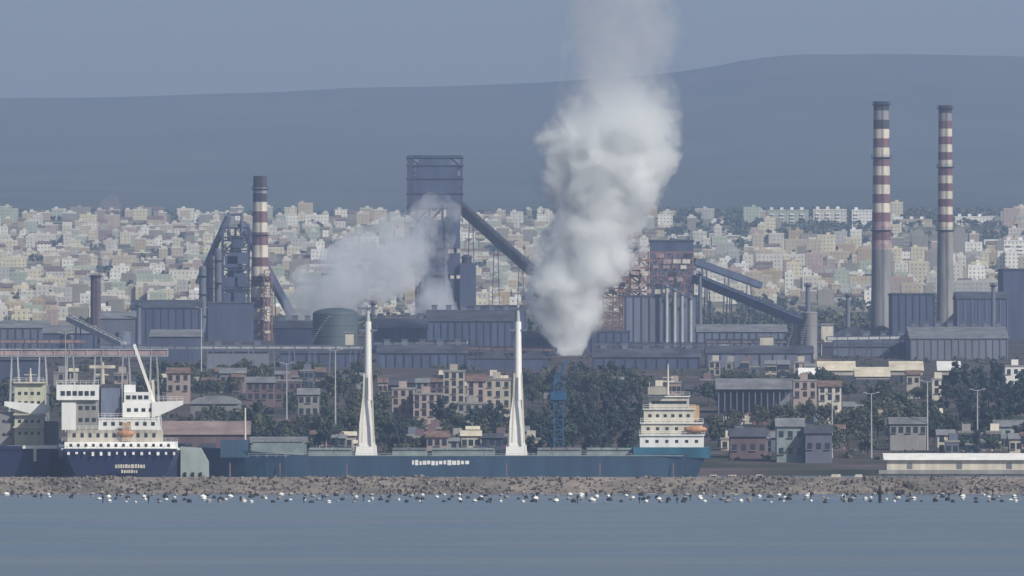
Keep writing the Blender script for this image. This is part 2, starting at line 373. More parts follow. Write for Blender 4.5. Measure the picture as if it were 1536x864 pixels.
TP = [tree_proto(1, 8, 3.6, 3.1, LEAF), tree_proto(2, 9.5, 3.3, 4.0, LEAF3), tree_proto(3, 6.5, 3.4, 2.5, LEAF2), tree_proto(4, 8.5, 4.2, 3.2, LEAF2), tree_proto(5, 11, 2.6, 5, LEAF3)]
used = set()
def plant(px, D, k, sc, label, group):
    p = TP[k]
    if k in used: p = copy_tree(p)
    used.add(k); x, y, z = on(px, D); p.location = (x, y, z-.2); p.scale = (sc*R.uniform(.85,1.2), sc*R.uniform(.85,1.2), sc*R.uniform(.85,1.15)); p.rotation_euler = (0,0,R.uniform(0,6.28))
    p['label'] = label; p['group'] = group; p['category'] = 'tree'; return p
TK = ['dark round','dark tall','low olive','wide olive','dark narrow']
BELT = [ # px range, D range, count, label, kinds
 (372,500,2610,2800,18,'behind the blue ship bow',(0,1,3)),
 (575,665,2610,2780,15,'right of the bow-side ship mast',(0,1,2)),
 (665,770,2680,2880,12,'between the beige houses and ship',(0,1,2)),
 (795,965,2610,2850,36,'in the clump left of the bridge house',(0,1,4)),
 (790,960,3050,3350,30,'on the rise under the big plume',(0,1,3)),
 (1385,1550,2650,2900,24,'in the dark clump above the white shed',(0,1,4)),
 (1395,1550,2950,3250,34,'in the upper row above the white shed',(0,1,4)),
 (1270,1390,2850,3200,16,'under the bright cream roofs',(0,2,3)),
 (1060,1260,3120,3350,18,'behind the open warehouse',(2,3,0)),
 (230,560,3200,3500,40,'on the rise behind the red sheds',(2,3,0)),
 (430,575,2850,3100,18,'between red sheds and bow-side mast',(2,0,3)),
 (1060,1400,2640,2900,26,'on the brown slope right of the ship',(2,3,2)),
 (0,230,2950,3250,20,'under the pink gallery',(0,2,3)),
 (270,575,2680,2840,14,'around the grey arched hangar',(0,2,3))]
for a_, b_, d0, d1, n, lab, kk in BELT:
    for i in range(n):
        k = R.choice(kk); px = a_+(b_-a_)*(i+R.uniform(.15,.85))/n
        plant(px, R.uniform(d0, d1), k, R.uniform(.75, 1.2), f"{TK[k]} tree, {ORD[i]} from left {lab}", 'trees '+lab)
sc_ = M(); rr = random.Random(5)
for i in range(620):
    D = R.uniform(5500, 8700); px = R.uniform(-400,1950); x, y, z = on(px, D)
    for q in range(R.randint(1,3)):
        l = leafy(x+q*6, y, z+3, 4, 3, 36, 1.1, rr); sc_.add(l.v, l.f)
for i in range(520):
    D = R.uniform(4650, 6300); px = R.choice([R.uniform(130,320), R.uniform(1000,1560), R.uniform(1000,1560), R.uniform(400,800), R.uniform(1560,1950), R.uniform(-400,0)]); x, y, z = on(px, D)
    if px < 900 and D > 5500: continue
    for q in range(2): l = leafy(x+q*7, y, z+3.5, 5.5, 4, 40, 1.3, rr); sc_.add(l.v, l.f)
for i in range(260):
    D = R.uniform(7800, 9200); px = R.choice([R.uniform(1000,1160), R.uniform(1150,1510), R.uniform(-400,1900)]); D = max(D, 8650) if px > 1510 or px < 1000 else D; x, y, z = on(px, D)
    for q in range(2): l = leafy(x+q*9, y, z+3.5, 7, 4, 36, 1.6, rr); sc_.add(l.v, l.f)
o = sc_.build('town_vegetation', LEAF2); o['kind'] = 'stuff'
us = M()
for i in range(800):
    D = R.uniform(2610, 4000); px = R.uniform(-130, 1666); x, y, z = on(px, D)
    l = leafy(x, y, z+.5, R.uniform(1.5,4), R.uniform(.7,1.8), 36, .45, rr); us.add(l.v, l.f)
o = us.build('undergrowth', LEAF2); o['kind'] = 'stuff'

# ---------------------------------------------------------------- works: chimneys
def rings(m, x, y, z0, z1, r0, r1, n=20, th=0):
    m.lathe((x, y, 0), [(r0, z0), (r1, z1)], n)
def chimney(px, D, ytop, ybot, wt, wb, bands, label, collars=(), ladder=True, base=None):
    """bands: list of (lower photograph row, material) from the top down"""
    x = X(px, D); k = D/F; zb = zt(x, D); t = thing('chimney', label, 'chimney', (x, D, zb))
    z1 = Z(ytop, D); m = M(); mats = []; zz = z1; r = lambda z: (wb + (wt-wb)*((z-zb)/(z1-zb))**.8)*k/2
    for yb, mt in bands + [(None, None)]:
        zn = zb-1 if yb is None else Z(yb, D)
        mt = base if mt is None else mt
        if mt not in mats: mats.append(mt)
        m.mi = mats.index(mt)
        steps = 1 if zz-zn < 12 else 5
        for s in range(steps):
            a_ = zn+(zz-zn)*s/steps; b_ = zn+(zz-zn)*(s+1)/steps; rings(m, x, D, a_, b_, r(max(a_, zb)), r(b_), 24)
        zz = zn
    m.mi = 0; m.lathe((x, D, 0), [(r(z1), z1), (r(z1)*.82, z1), (r(z1)*.8, z1-6)], 24)
    m.build('shaft', mats, t)
    for yc in collars:
        c = M(); zc = Z(yc, D); rc = r(zc); c.lathe((x, D, 0), [(rc, zc-.7), (rc+.9, zc-.3), (rc+.9, zc), (rc, zc)], 24)
        for i in range(16): an = i*PI/8; c.bar((x+math.cos(an)*(rc+.85), D+math.sin(an)*(rc+.85), zc), (x+math.cos(an)*(rc+.85), D+math.sin(an)*(rc+.85), zc+1.1), .08)
        c.lathe((x, D, 0), [(rc+.85, zc+1.02), (rc+.9, zc+1.1), (rc+.85, zc+1.14)], 24); c.build('platform', STEEL, t)
    if ladder:
        l = M(); 
        for s in (-.35, .35): l.bar((x-s*1+1, D-r(zb)-.25, zb), (x-s*1+.6, D-r(z1)-.25, z1), .12)
        l.build('ladder', STEEL, t)
    return t
def alt(y0, y1, step, cols):
    out = []; y = y0; i = 0
    while y < y1: y += step; out.append((y, cols(i, y))); i += 1
    return out
chimney(1322, 4500, 152, 510, 23, 33, alt(152, 372, 13.9, lambda i, y: SOOT if i < 3 and i != 1 else (REDP if i % 2 == 0 else (SOOTW if y < 200 else WHITES if y < 330 else PINKST))),
        'tall red and white banded chimney, left and thicker of the right-hand pair', (156, 236, 345), base=CONCD)
chimney(1418, 4560, 158, 500, 20, 27, alt(158, 342, 11.7, lambda i, y: SOOT if i == 0 else (REDP if i % 2 == 0 else (SOOTW if y < 185 else WHITES))),
        'tall red and white banded chimney, right and thinner one with pale shaft', (162, 250, 345), base=CONC)
chimney(390, 4480, 264, 520, 20, 32, [(281, SOOT), (290, SOOTW), (303, SOOT), (317, WHITES), (334, REDP), (349, WHITES), (368, REDP), (386, WHITES), (400, REDP), (414, WHITES), (430, REDP), (446, WHITES), (462, REDP), (480, WHITES)],
        'shorter banded chimney with black cap beside the blast furnace on the left', (283, 352, 420), base=RUST)
chimney(143.5, 4400, 412, 495, 15, 17, [], 'small plain dark chimney standing alone at the left', (414,), base=mat('brown_brick', (.15,.11,.12), .9, .25, .4))
for px, D, yt, w_, lab in ((1212, 4300, 425, 7, 'thin dark stack among tanks left of the tall chimneys'), (1050, 4350, 408, 5, 'thin pale vent stack rising at the right end of the stepped ore plant'),
                      (560, 4250, 452, 6, 'thin stack behind the bow-side ship mast'), (208, 4300, 455, 6, 'thin grey stack right of the small dark chimney'),
                      (1272, 4350, 440, 6, 'thin grey stack just left of the thick tall chimney'), (1490, 4350, 425, 6, 'thin stack above the dark hall at the right edge')):
    chimney(px, D, yt, 500, w_, w_+2, [], lab, (yt+3,), ladder=False, base=STEEL2)

# ---------------------------------------------------------------- works: frames, halls, conveyors
def lattice(m, x0, x1, y0, y1, z0, z1, nz, w=.5, nxb=1, br=True):
    """four-sided braced steel frame"""
    xs_ = [x0+(x1-x0)*i/nxb for i in range(nxb+1)]
    for x in xs_:
        for y in (y0, y1): m.bar((x,y,z0), (x,y,z1), w)
    for k in range(nz+1):
        z = z0+(z1-z0)*k/nz
        for y in (y0, y1): m.bar((x0,y,z), (x1,y,z), w*.8)
        for x in xs_: m.bar((x,y0,z), (x,y1,z), w*.7)
        if k < nz and br:
            zn = z0+(z1-z0)*(k+1)/nz
            for a_, b_ in zip(xs_, xs_[1:]):
                for y in (y0, y1):
                    if k % 2: m.bar((a_,y,z), (b_,y,zn), w*.55)
                    else: m.bar((b_,y,z), (a_,y,zn), w*.55)
            for x in (x0, x1): m.bar((x,y0,z), (x,y1,zn), w*.55)
    return m
def hall(px0, px1, py0, D, depth, label, wall, roof, pitch=.18, ridge='x', ribs=0, doors=0, vents=0, ybase=None, band=None, name='factory_hall', cat='hall', group=None, wins=0):
    """steel hall standing on the ground; eaves at photograph row py0"""
    x0, x1 = X(px0, D), X(px1, D); xm = (x0+x1)/2; zb = min(zt(x0, D), zt(x1, D), zt(xm, D), zt(xm, D+depth)) - .5
    if ybase: zb = min(zb, Z(ybase, D))
    ze = Z(py0, D); h = ze-zb; t = thing(name, label, cat, (xm, D, zb), 0, group)
    w_ = M(); w_.box(x0, x1, D, D+depth, zb, ze); w_.build('wall', wall, t)
    r = M()
    if ridge == 'x': r.prismx([(D-.6,ze+.003),(D+depth+.6,ze+.003),(D+depth/2,ze+.003+pitch*depth/2)], x0-.5, x1+.5)
    elif ridge == 'y': r.prism([(x0-.5,ze+.003),(x1+.5,ze+.003),(xm,ze+.003+pitch*(x1-x0)/2)], D-.6, D+depth+.6)
    elif ridge == 'saw':
        n = max(2, int((x1-x0)/12)); s = (x1-x0)/n
        for i in range(n): r.prism([(x0+i*s,ze+.003),(x0+(i+1)*s,ze+.003),(x0+(i+.8)*s,ze+pitch*s)], D-.4, D+depth)
    elif ridge == 'arch':
        pts = [(xm-math.cos(PI*i/14)*(x1-x0)/2*1.02, ze+.003+math.sin(PI*i/14)*pitch*(x1-x0)/2) for i in range(15)]; r.prism(pts[::-1], D-.6, D+depth)
    else: r.box(x0-.4, x1+.4, D-.4, D+depth+.4, ze+.003, ze+.8)
    ro = r.build('roof', roof, t)
    if vents:
        zr = ze + (pitch*depth/2 if ridge == 'x' else .8)
        for i in range(vents):
            vx = x0+(i+.5)*(x1-x0)/vents; v = M(); v.box(vx-1.2, vx+1.2, D+depth/2-1.3, D+depth/2+1.3, zr-.6, zr+1.9); v.box(vx-1.5, vx+1.5, D+depth/2-1.6, D+depth/2+1.6, zr+1.903, zr+2.2); v.build('roof_vent', STEEL2, ro)
    if ribs:
        for i in range(ribs+1):
            q = M(); rx = x0+.25+(x1-x0-.5)*i/ribs; q.box(rx-.25, rx+.25, D-.35, D-.003, zb, ze-.3); q.build('column', PALEST if band is None else band, t)
    for i in range(doors):
        dx = x0+(i+.5)*(x1-x0)/doors; q = M(); dh = min(h*.6, 6); q.box(dx-2.2, dx+2.2, D-.12, D-.004, zb+.5, zb+.5+dh); q.build('door', ROOFD, t)
    if wins:
        nf = max(1, int(h//4.2))
        for f_ in range(nf):
            for i in range(wins):
                dx = x0+(i+.5)*(x1-x0)/wins; q = M(); zz = zb+h*(f_+.6)/nf; ww = (x1-x0)/wins*.28; q.box(dx-ww, dx+ww, D-.1, D-.004, zz-.8, zz+.8); q.build('window', GLASS, t)
    return t
def conveyor(p, q, w_, h_, nl, label, matg=CLAD, legm=STEEL, name='conveyor_gallery', floor=None):
    """enclosed belt gallery between two points (px, py, D) on braced trestles"""
    P = Vector((X(p[0],p[2]), p[2], Z(p[1],p[2]))); Q = Vector((X(q[0],q[2]), q[2], Z(q[1],q[2])))
    t = thing(name, label, 'conveyor', tuple(P)); g_ = M(); g_.bar(P, Q, w_, h_); g_.build('gallery', matg, t)
    d = (Q-P); n = int(d.length/5); u = M()
    for i in range(n+1):
        c = P+d*i/n; u.box(c.x-.15, c.x+.15, c.y-w_/2-.25, c.y-w_/2-.02, c.z-h_/2-.2, c.z+h_/2+.2)
    u.bar(P+Vector((0,-w_/2-.2,h_/2+.3)), Q+Vector((0,-w_/2-.2,h_/2+.3)), .3); u.bar(P+Vector((0,-w_/2-.2,-h_/2-.3)), Q+Vector((0,-w_/2-.2,-h_/2-.3)), .3)
    u.build('rib_frame', legm, t)
    for i in range(nl):
        c = P+d*(i+.5)/nl; zb = zt(c.x, c.y)-.5 if floor is None else floor
        if c.z-h_/2-zb < 3: continue
        l = M(); b = min(4, (c.z-zb)*.12)
        for sx in (-1, 1):
            for sy in (-1, 1): l.bar((c.x+sx*(1+b*.3), c.y+sy*(w_/2+b*.4), zb), (c.x+sx*.9, c.y+sy*w_/2, c.z-h_/2-.4), .4)
        k = max(2, int((c.z-zb)/6))
        for j in range(1, k):
            f_ = j/k; z_ = zb+(c.z-h_/2-zb)*f_
            l.bar((c.x-1.2, c.y-w_/2-b*.4*(1-f_), z_), (c.x+1.2, c.y-w_/2-b*.4*(1-f_), z_), .25); l.bar((c.x, c.y-w_/2-.3, z_), (c.x, c.y+w_/2+.3, z_), .25)
        l.build('trestle', legm, t)
    return t
def tank(px, D, wpx, ytop, label, m_=STEEL2, dome=.25, name='storage_tank'):
    x = X(px, D); r = wpx/2*D/F; zb = zt(x, D)-.5; z1 = Z(ytop, D); t = thing(name, label, 'tank', (x, D, zb))
    b = M(); b.lathe((x,D,0), [(r,zb),(r,z1)], 28)
    for k in range(1, 4): zz = zb+(z1-zb)*k/4; b.lathe((x,D,0), [(r,zz-.2),(r+.12,zz-.1),(r+.12,zz+.1),(r,zz+.2)], 28)
    b.build('shell', m_, t)
    c = M(); c.lathe((x,D,0), [(r+.15,z1)]+[(r*math.cos(a_*PI/12)+.15*(a_<6), z1+.05+r*dome*math.sin(a_*PI/12)) for a_ in range(7)], 28); c.build('roof', m_, t)
    s = M()
    for i in range(20):
        an = PI*(.95+.5*i/20); s.box(x+math.cos(an)*(r+.5)-.5, x+math.cos(an)*(r+.5)+.5, D+math.sin(an)*(r+.5)-.5, D+math.sin(an)*(r+.5)+.5, zb+(z1-zb)*i/20, zb+(z1-zb)*i/20+.2)
    s.build('stair', PALEST, t); return t

def furnace(px0, px1, ytop, D, label, bell=True):
    """blast furnace: tapered shell inside a column frame, top platform, downcomer and stoves are separate calls"""
    x0, x1 = X(px0, D), X(px1, D); xm = (x0+x1)/2; w_ = x1-x0; zb = zt(xm, D)-.5; z1 = Z(ytop, D); H = z1-zb
    t = thing('blast_furnace', label, 'blast furnace', (xm, D, zb))
    s = M(); r = w_*.36; s.lathe((xm, D+w_/2, 0), [(r*.95,zb),(r,zb+H*.22),(r*1.12,zb+H*.34),(r*.7,zb+H*.68),(r*.45,zb+H*.76),(r*.45,zb+H*.82)], 24); s.build('shell', STEEL2, t)
    lattice(M(), x0, x1, D, D+w_, zb, zb+H*.88, 9, .9, 2).build('column_frame', STEEL, t)
    for k in (.25,.4,.55,.7,.8):
        p = M(); p.box(x0-.8, x1+.8, D-.8, D+w_+.8, zb+H*k, zb+H*k+.5)
        for i in range(9): p.bar((x0-.7+(w_+1.4)*i/8, D-.75, zb+H*k+.5), (x0-.7+(w_+1.4)*i/8, D-.75, zb+H*k+1.6), .1)
        p.bar((x0-.8,D-.75,zb+H*k+1.6), (x1+.8,D-.75,zb+H*k+1.6), .12); p.build('platform', STEEL, t)
    for i, (a_, b_, c_, d_) in enumerate(((.1,.95,.1,.24),(.0,.6,.41,.5),(.2,1,.6,.69),(.05,.45,.27,.38),(.5,.95,.42,.53),(.1,.6,.57,.66),(.35,.9,.3,.38),(.4,.85,.72,.79))):
        p = M(); p.box(x0+w_*a_, x0+w_*b_, D-.5, D+2, zb+H*c_, zb+H*d_); p.build('cladding_panel', CLAD, t)
    u = M()
    for a_ in (.25,.75): u.tube((x0+w_*a_, D+w_/2, zb+H*.78), (x0+w_*a_, D+w_/2, z1), w_*.07, w_*.06, 10)
    u.tube((x0+w_*.25, D+w_/2, z1-1), (x0+w_*.75, D+w_/2, z1-1), w_*.06, w_*.06, 10); u.build('uptake_pipe', STEEL2, t)
    return t, x0, x1, zb, z1
def stove(px, D, wpx, ytop, label):
    x = X(px, D); r = wpx/2*D/F; zb = zt(x, D)-.5; z1 = Z(ytop, D); t = thing('hot_blast_stove', label, 'stove', (x, D, zb), 0, 'hot blast stoves of the left blast furnace')
    s = M(); s.lathe((x,D,0), [(r,zb),(r,z1-r)]+[(r*math.cos(a_*PI/12), z1-r+r*math.sin(a_*PI/12)) for a_ in range(1,7)], 22); s.build('shell', STEEL2, t)
    for k in (.35,.65,.9):
        p = M(); zz = zb+(z1-r-zb)*k; p.lathe((x,D,0), [(r,zz-.2),(r+1,zz),(r+1,zz+.25),(r,zz+.25)], 22); p.build('platform', STEEL, t)
    return t

# left blast furnace, its stoves, skip bridge
t, fx0, fx1, fzb, fz1 = furnace(333, 372, 318, 4520, 'dark blast furnace tower on the left between its stoves and the banded chimney')
d_ = M(); d_.tube((fx0+3, 4524, fz1-2), (fx0-12, 4530, fzb+(fz1-fzb)*.45), 1.6, 1.6, 12); d_.build('downcomer', STEEL2, t)
for i, (px, yt, lab) in enumerate(((304,398,'leftmost and lowest of the three domed stoves left of the blast furnace'),(315,385,'middle domed stove of the three left of the blast furnace'),(327,372,'tallest domed stove touching the blast furnace'))): stove(px, 4500+i*4, 11, yt, lab)
conveyor((362,335,4540), (455,505,4560), 4, 3.2, 3, 'dark inclined skip bridge running down right from the left blast furnace')
lt = thing('lattice_tower', 'rusty lattice tower with pale landings just right of the banded chimney', 'tower', (X(401,4470), 4470, zt(X(401,4470),4470)))
lattice(M(), X(396,4470), X(408,4470), 4470, 4474, zt(0,4470)-1, Z(405,4470), 12, .45).build('frame', RUST, lt)
for k in range(6):
    m_ = M(); zz = Z(500-18*k, 4470); m_.box(X(397,4470), X(405,4470), 4469.3, 4473.5, zz, zz+1.3); m_.build('landing', WHITES, lt)

# central furnace tower with lattice head
D = 4620; x0, x1 = X(612,D), X(692,D); zb = zt(x0, D)-1
t = thing('furnace_tower', 'tall dark furnace tower with open lattice head above white steam', 'blast furnace', ((x0+x1)/2, D, zb))
zh0, zh1 = Z(312,D), Z(234,D); wd = x1-x0
lattice(M(), x0, x1, D, D+18, zh0, zh1, 5, .95, 4).build('head_frame', STEEL, t)
for yy in (236, 248, 268, 290, 311):
    p = M(); zz = Z(yy, D); p.box(x0-1, x1+1, D-1, D+19, zz-.35, zz+.35); p.build('platform', STEEL, t)
for a_, b_, y0_, y1_ in ((.12,.5,249,267),(.1,.97,269,289),(.06,.98,291,310),(.52,.93,249,267),(.72,.98,311,330),(.2,.8,238,247)):
    p = M(); p.box(x0+wd*a_, x0+wd*b_, D-.6, D+14, Z(y1_,D), Z(y0_,D)); p.build('cladding_panel', CLAD, t)
p = M(); p.box(x0-.5, x0+2.6, D-.7, D+16, Z(318,D), Z(240,D)); p.build('lift_shaft', STEEL, t)
lattice(M(), x0+4, x1-3, D+1, D+17, zb, zh0, 10, 1.1, 3).build('leg_frame', SOOT, t)
s = M(); s.lathe((x0+wd*.5, D+9, 0), [(7.5,zb),(8.5,zb+14),(9,zb+20),(5.5,zb+48),(4,zb+56)], 24); s.build('shell', STEEL, t)
for px, r_, yt in ((700, 2.4, 388), (640, 1.5, 330), (668, 1.5, 335)):
    q = M(); q.tube((X(px,D), D-2, zb), (X(px,D), D-2, Z(yt,D)), r_, r_, 14); q.lathe((X(px,D), D-2, 0), [(r_, Z(yt,D)), (r_*1.3, Z(yt,D)+.6), (r_*.4, Z(yt,D)+2)], 14); q.build('gas_pipe', STEEL, t)
q = M(); q.box(X(690,D), X(714,D), D-6, D+4, zb, Z(395,D)); q.build('hoist_house', CLAD, t)
for y0_, y1_, a_, b_ in ((330,372,632,690),(380,412,622,690),(418,470,630,700),(340,400,614,630)):
    q = M(); q.box(X(a_,D), X(b_,D), D-3, D+12, Z(y1_,D), Z(y0_,D)); q.build('cladding_panel', CLAD, t)
conveyor((688,308,4625), (800,408,4600), 5.5, 4.2, 3, 'dark sloping belt gallery from the lattice furnace tower into the big plume', matg=SOOT)

# stepped pink ore plant right of the plume
D = 4400; t = thing('ore_plant', 'rusty pink stepped plant frame right of the big white plume', 'plant', (X(990,D), D, zt(X(990,D),D)))
zb = zt(X(990,D),D)-1
for a_, b_, y_ in ((946,1040,378),(930,960,405),(905,935,432)):
    lattice(M(), X(a_,D), X(b_,D), D, D+22, zb, Z(y_,D), 12, .6, max(2,(b_-a_)//12)).build('frame', RUST, t)
for k in range(7):
    y_ = 380+9*k
    for i in range(8):
        if R.random() < .36: continue
        a_ = 930+i*14-k*3+R.uniform(-2,2)
        if a_ < 905: continue
        q = M(); q.box(X(a_,D), X(a_+R.uniform(6,12),D), D-.9-.1*k, D+6, Z(y_+R.uniform(4,7),D), Z(y_,D)); q.build('cladding_panel', R.choice([PINKST, PINKST, RUST, SOOT, WHITES]), t)
hall(976,1040,362,4470,26,'dark plant building with stepped top behind the pink ore plant', CLAD, ROOFD, ridge='flat')
hall(938,1046,445,4280,40,'tall blue-grey hall with pale vertical ribs right of the plume base', STEEL2, ROOFD, ridge='flat', ribs=9, band=STEEL)
for i, px in enumerate((1000,1012,1023,1036)):
    lab = ['first','second','third','fourth'][i]+' from left of the four pale vertical ducts on the ribbed hall'
    t = thing('duct_stack', lab, 'duct', (X(px,4276), 4276, zt(0,4276)), 0, 'vertical ducts on the ribbed hall')
    q = M(); q.tube((X(px,4276),4276,zt(0,4276)-1), (X(px,4276),4276,Z(432+6*i,4276)), .75, .75, 10); q.build('pipe', PALEST, t)
    q = M(); zz = Z(432+6*i,4276); q.lathe((X(px,4276),4276,0), [(.75,zz),(1.3,zz+.6),(1.3,zz+1),(.1,zz+2)], 10); q.build('cowl', STEEL2, t)
conveyor((1044,418,4400), (1245,500,4330), 5, 3.8, 6, 'long dark belt gallery sloping down right from the pink ore plant', matg=CLAD)
conveyor((1040,392,4480), (1140,428,4500), 4, 3, 3, 'short upper gallery running right from the pink ore plant', matg=CLAD)

# halls of the works
H_ = [
 (560,640,492,4150,50,'dark blue hall at left of the central works behind the bow-side mast',CLAD,ROOFD,dict(ribs=8,band=STEEL,vents=4)),
 (640,770,482,4180,60,'wide dark blue hall below the lattice furnace tower',CLAD,ROOFD,dict(ribs=12,band=STEEL,vents=6)),
 (700,790,460,4300,40,'tall dark hall rising right of the furnace tower base',CLAD,ROOFD,dict(ridge='flat',ribs=6,band=STEEL2)),
 (772,832,508,4080,40,'dark hall immediately left of the plume base',CLAD,ROOFD,dict(ribs=5,band=STEEL)),
 (875,945,498,4120,50,'dark blue hall immediately right of the plume base',CLAD,ROOFD,dict(ridge='flat',ribs=6,band=STEEL)),
 (1046,1180,498,4200,40,'long low blue-grey hall under the long sloping gallery',STEEL2,ROOFG,dict(ribs=12,band=STEEL)),
 (1180,1296,505,4150,40,'blue-grey hall left of the thick tall chimney base',CLAD,ROOFD,dict(ridge='saw',pitch=.3)),
 (1338,1402,442,4440,40,'dark blue hall between the bases of the two tall chimneys',CLAD,ROOFD,dict(ridge='flat',ribs=6,band=STEEL)),
 (1436,1512,448,4480,40,'dark blue hall right of the thin tall chimney',CLAD,ROOFD,dict(ribs=7,band=STEEL2)),
 (1505,1580,405,4500,50,'tall dark blue hall cut by the right edge of the photo',CLAD,ROOFD,dict(ridge='flat')),
 (1366,1512,508,4000,60,'long grey hall with pale eaves in front of the two tall chimneys',CLAD2,ROOFG,dict(ribs=14,band=STEEL2,vents=8)),
 (1236,1368,520,4050,50,'low blue hall left of the long grey hall',STEEL2,ROOFD,dict(vents=5)),
 (412,470,492,4200,40,'low dark hall right of the banded chimney under pale steam',CLAD,ROOFD,dict(vents=3)),
 (196,300,462,4380,45,'long dark blue hall between the small dark chimney and stoves',CLAD,ROOFD,dict(ribs=9,band=STEEL)),
 (312,378,455,4440,30,'square blue-green hall in front of the blast furnace foot',CLAD,ROOFD,dict(ridge='flat')),
 (150,205,478,4300,40,'blue-grey shed right of the small dark chimney foot',STEEL2,ROOFG,dict()),
 (0,70,492,4200,40,'low grey shed at the left edge behind the ships',STEEL2,ROOFG,dict(ribs=6,band=STEEL)),
 (64,140,500,4150,40,'low blue shed left of the small dark chimney',CLAD,ROOFG,dict()),
 (225,300,505,3900,35,'low dark shed with pale roof in front of the long dark hall',CLAD,ROOFG,dict()),
 (566,700,530,3720,40,'long low dark blue shed in front of the central works',CLAD,ROOFD,dict(ribs=10,band=STEEL,vents=5)),
 (702,820,538,3680,36,'long low dark shed left of the plume foot',CLAD,ROOFD,dict(ridge='saw',pitch=.25)),
 (890,1050,536,3700,40,'long low dark blue shed in front of the ribbed hall',CLAD,ROOFD,dict(ribs=10,band=STEEL,vents=5)),
 (1060,1220,530,3750,36,'long low blue-grey shed under the two grey tanks',STEEL2,ROOFD,dict(ribs=8,band=STEEL)),
 (310,400,528,3720,30,'low grey-blue shed below the thin pipe bridge',CLAD2,ROOFD,dict(vents=3)),
 (420,540,530,3760,30,'low dark shed below the dark green gas tank',CLAD,ROOFD,dict(ribs=6,band=STEEL)),
 (0,60,540,3300,30,'dark blue shed at left edge under the pink gallery',CLAD,ROOFD,dict()),
]
for px0, px1, y0, D, dp, lab, wl, rf, kw in H_: hall(px0, px1, y0, D, dp, lab, wl, rf, ybase=560 if D > 3500 else None, **kw)
tank(503, 4050, 68, 472, 'large dark green gas tank with domed roof near the bow-side mast', TANK, .3, 'gas_tank')
for px, D, w_, yt, lab in ((1085,4000,26,520,'left one of two grey tanks under the sloping gallery'),(1116,4000,26,524,'right one of two grey tanks under the sloping gallery'),
                       (1215,3950,22,470,'tall blue-grey silo left of the tall chimneys'),(1192,3955,18,492,'shorter silo beside the tall blue-grey silo'),(185,4000,24,500,'grey tank behind the left ship derrick'),(100,4000,22,505,'grey tank left of the left ship derrick')):
    tank(px, D, w_, yt, lab, R.choice([STEEL2, CONCD]))
for px0, px1, y0, D, lab in ((270,290,498,4100,'small white cube building below the long dark hall on the left'),(518,530,500,3950,'small white kiosk building right of the dark green gas tank'),
                       (1232,1250,488,4050,'small pale switch house left of the thick tall chimney'),(1140,1160,505,3900,'small pale hut under the long sloping gallery')):
    hall(px0, px1, y0, D, 8, lab, WHITES, ROOFG, ridge='flat', name='hut', cat='hut', doors=1)

# quench tower under the big plume
D = 4050; t = thing('quench_tower', 'squat dark tower giving off the big white plume', 'tower', (X(855,D), D, zt(0,D)))
q = M(); xq = X(855,D); zz = Z(536,D); 
q.add([(xq-8,D-7,zt(0,D)-1),(xq+8,D-7,zt(0,D)-1),(xq+8,D+7,zt(0,D)-1),(xq-8,D+7,zt(0,D)-1),(xq-6,D-5,zz),(xq+6,D-5,zz),(xq+6,D+5,zz),(xq-6,D+5,zz)], [(0,3,2,1),(0,1,5,4),(1,2,6,5),(2,3,7,6),(3,0,4,7),(4,5,6,7)]); q.build('tower_shell', SOOT, t)
q = M(); q.box(xq-6.5,xq+6.5,D-5.5,D+5.5,zz-.8,zz-.003); q.build('rim', STEEL, t)

# gallery and pipe bridges in front of the works
conveyor((-40,529,2900), (252,529,2900), 3.2, 1.5, 7, 'long pale pink level gallery above the two left ships', matg=PINKST, legm=PALEST)
conveyor((300,521,3600), (545,521,3600), 1.2, .9, 8, 'thin pale pipe bridge left of the bow-side ship mast', matg=PALEST, legm=STEEL2, name='pipe_bridge')
conveyor((104,478,4000), (185,517,3950), 3, 2.2, 3, 'short pale sloping gallery above the T-shaped ship mast', matg=PALEST)
for i, (a_, b_, y_, D_, nl) in enumerate(((560,700,515,3900,6),(700,835,522,3880,5),(890,1060,516,3950,7),(1060,1235,512,3990,7),(1240,1366,508,4010,5),(0,130,512,3950,5),(150,300,520,3850,5),(560,760,476,4230,6))):
    conveyor((a_,y_,D_), (b_,y_+R.uniform(-3,3),D_+R.uniform(-30,30)), 1.6, 1.1, nl, ['pale pipe rack in front of the hall behind the bow-side mast','rusty pipe rack just left of the plume foot','pipe rack just right of the plume foot','pipe rack below the long sloping gallery','pipe rack left of the long grey hall','pipe rack at the left edge behind the ships','pipe rack right of the small dark chimney','high pipe rack across the foot of the lattice furnace tower'][i], matg=[PALEST,RUST,STEEL2,PINKST][i % 4], legm=STEEL, name='pipe_rack')
def mastpole(px, D, ytop, label, name='lamp_post', cat='lamp post', m_=PALEST, w=.3, heads=2, group=None):
    x, y, z = on(px, D); t = thing(name, label, cat, (x, y, z), 0, group); z1 = Z(ytop, D)
    q = M(); q.tube((x,y,z-.5), (x,y,z1), w, w*.5, 8); q.build('pole', m_, t)
    for i in range(heads):
        s = -1 if i % 2 else 1; h = M(); h.bar((x,y,z1-.2), (x+s*1.8,y,z1+.1), .16); h.box(x+s*1.3, x+s*2.3, y-.25, y+.25, z1+.12, z1+.35); h.build('lamp_head', m_, t)
for px, D, yt, lab in ((302,3500,462,'tall pale pole at the left end of the thin pipe bridge'),(503,2800,525,'tall thin pale pole behind the ship near the gas tank'),(1248,2640,590,'pale lamp post above the quay at the right of the open warehouse'),
                   (1307,2640,590,'pale lamp post in the middle of the brown slope'),(1391,2700,572,'pale lamp post at the left side of the right-hand dark trees'),(430,3000,545,'thin pale pole behind the red sheds'),
                   (1466,2700,585,'pale lamp post amid the right-hand dark trees'),(98,2850,500,'pale lamp post rising over the pink gallery at the left')):
    mastpole(px, D, yt, lab, group='pale poles and lamp posts')

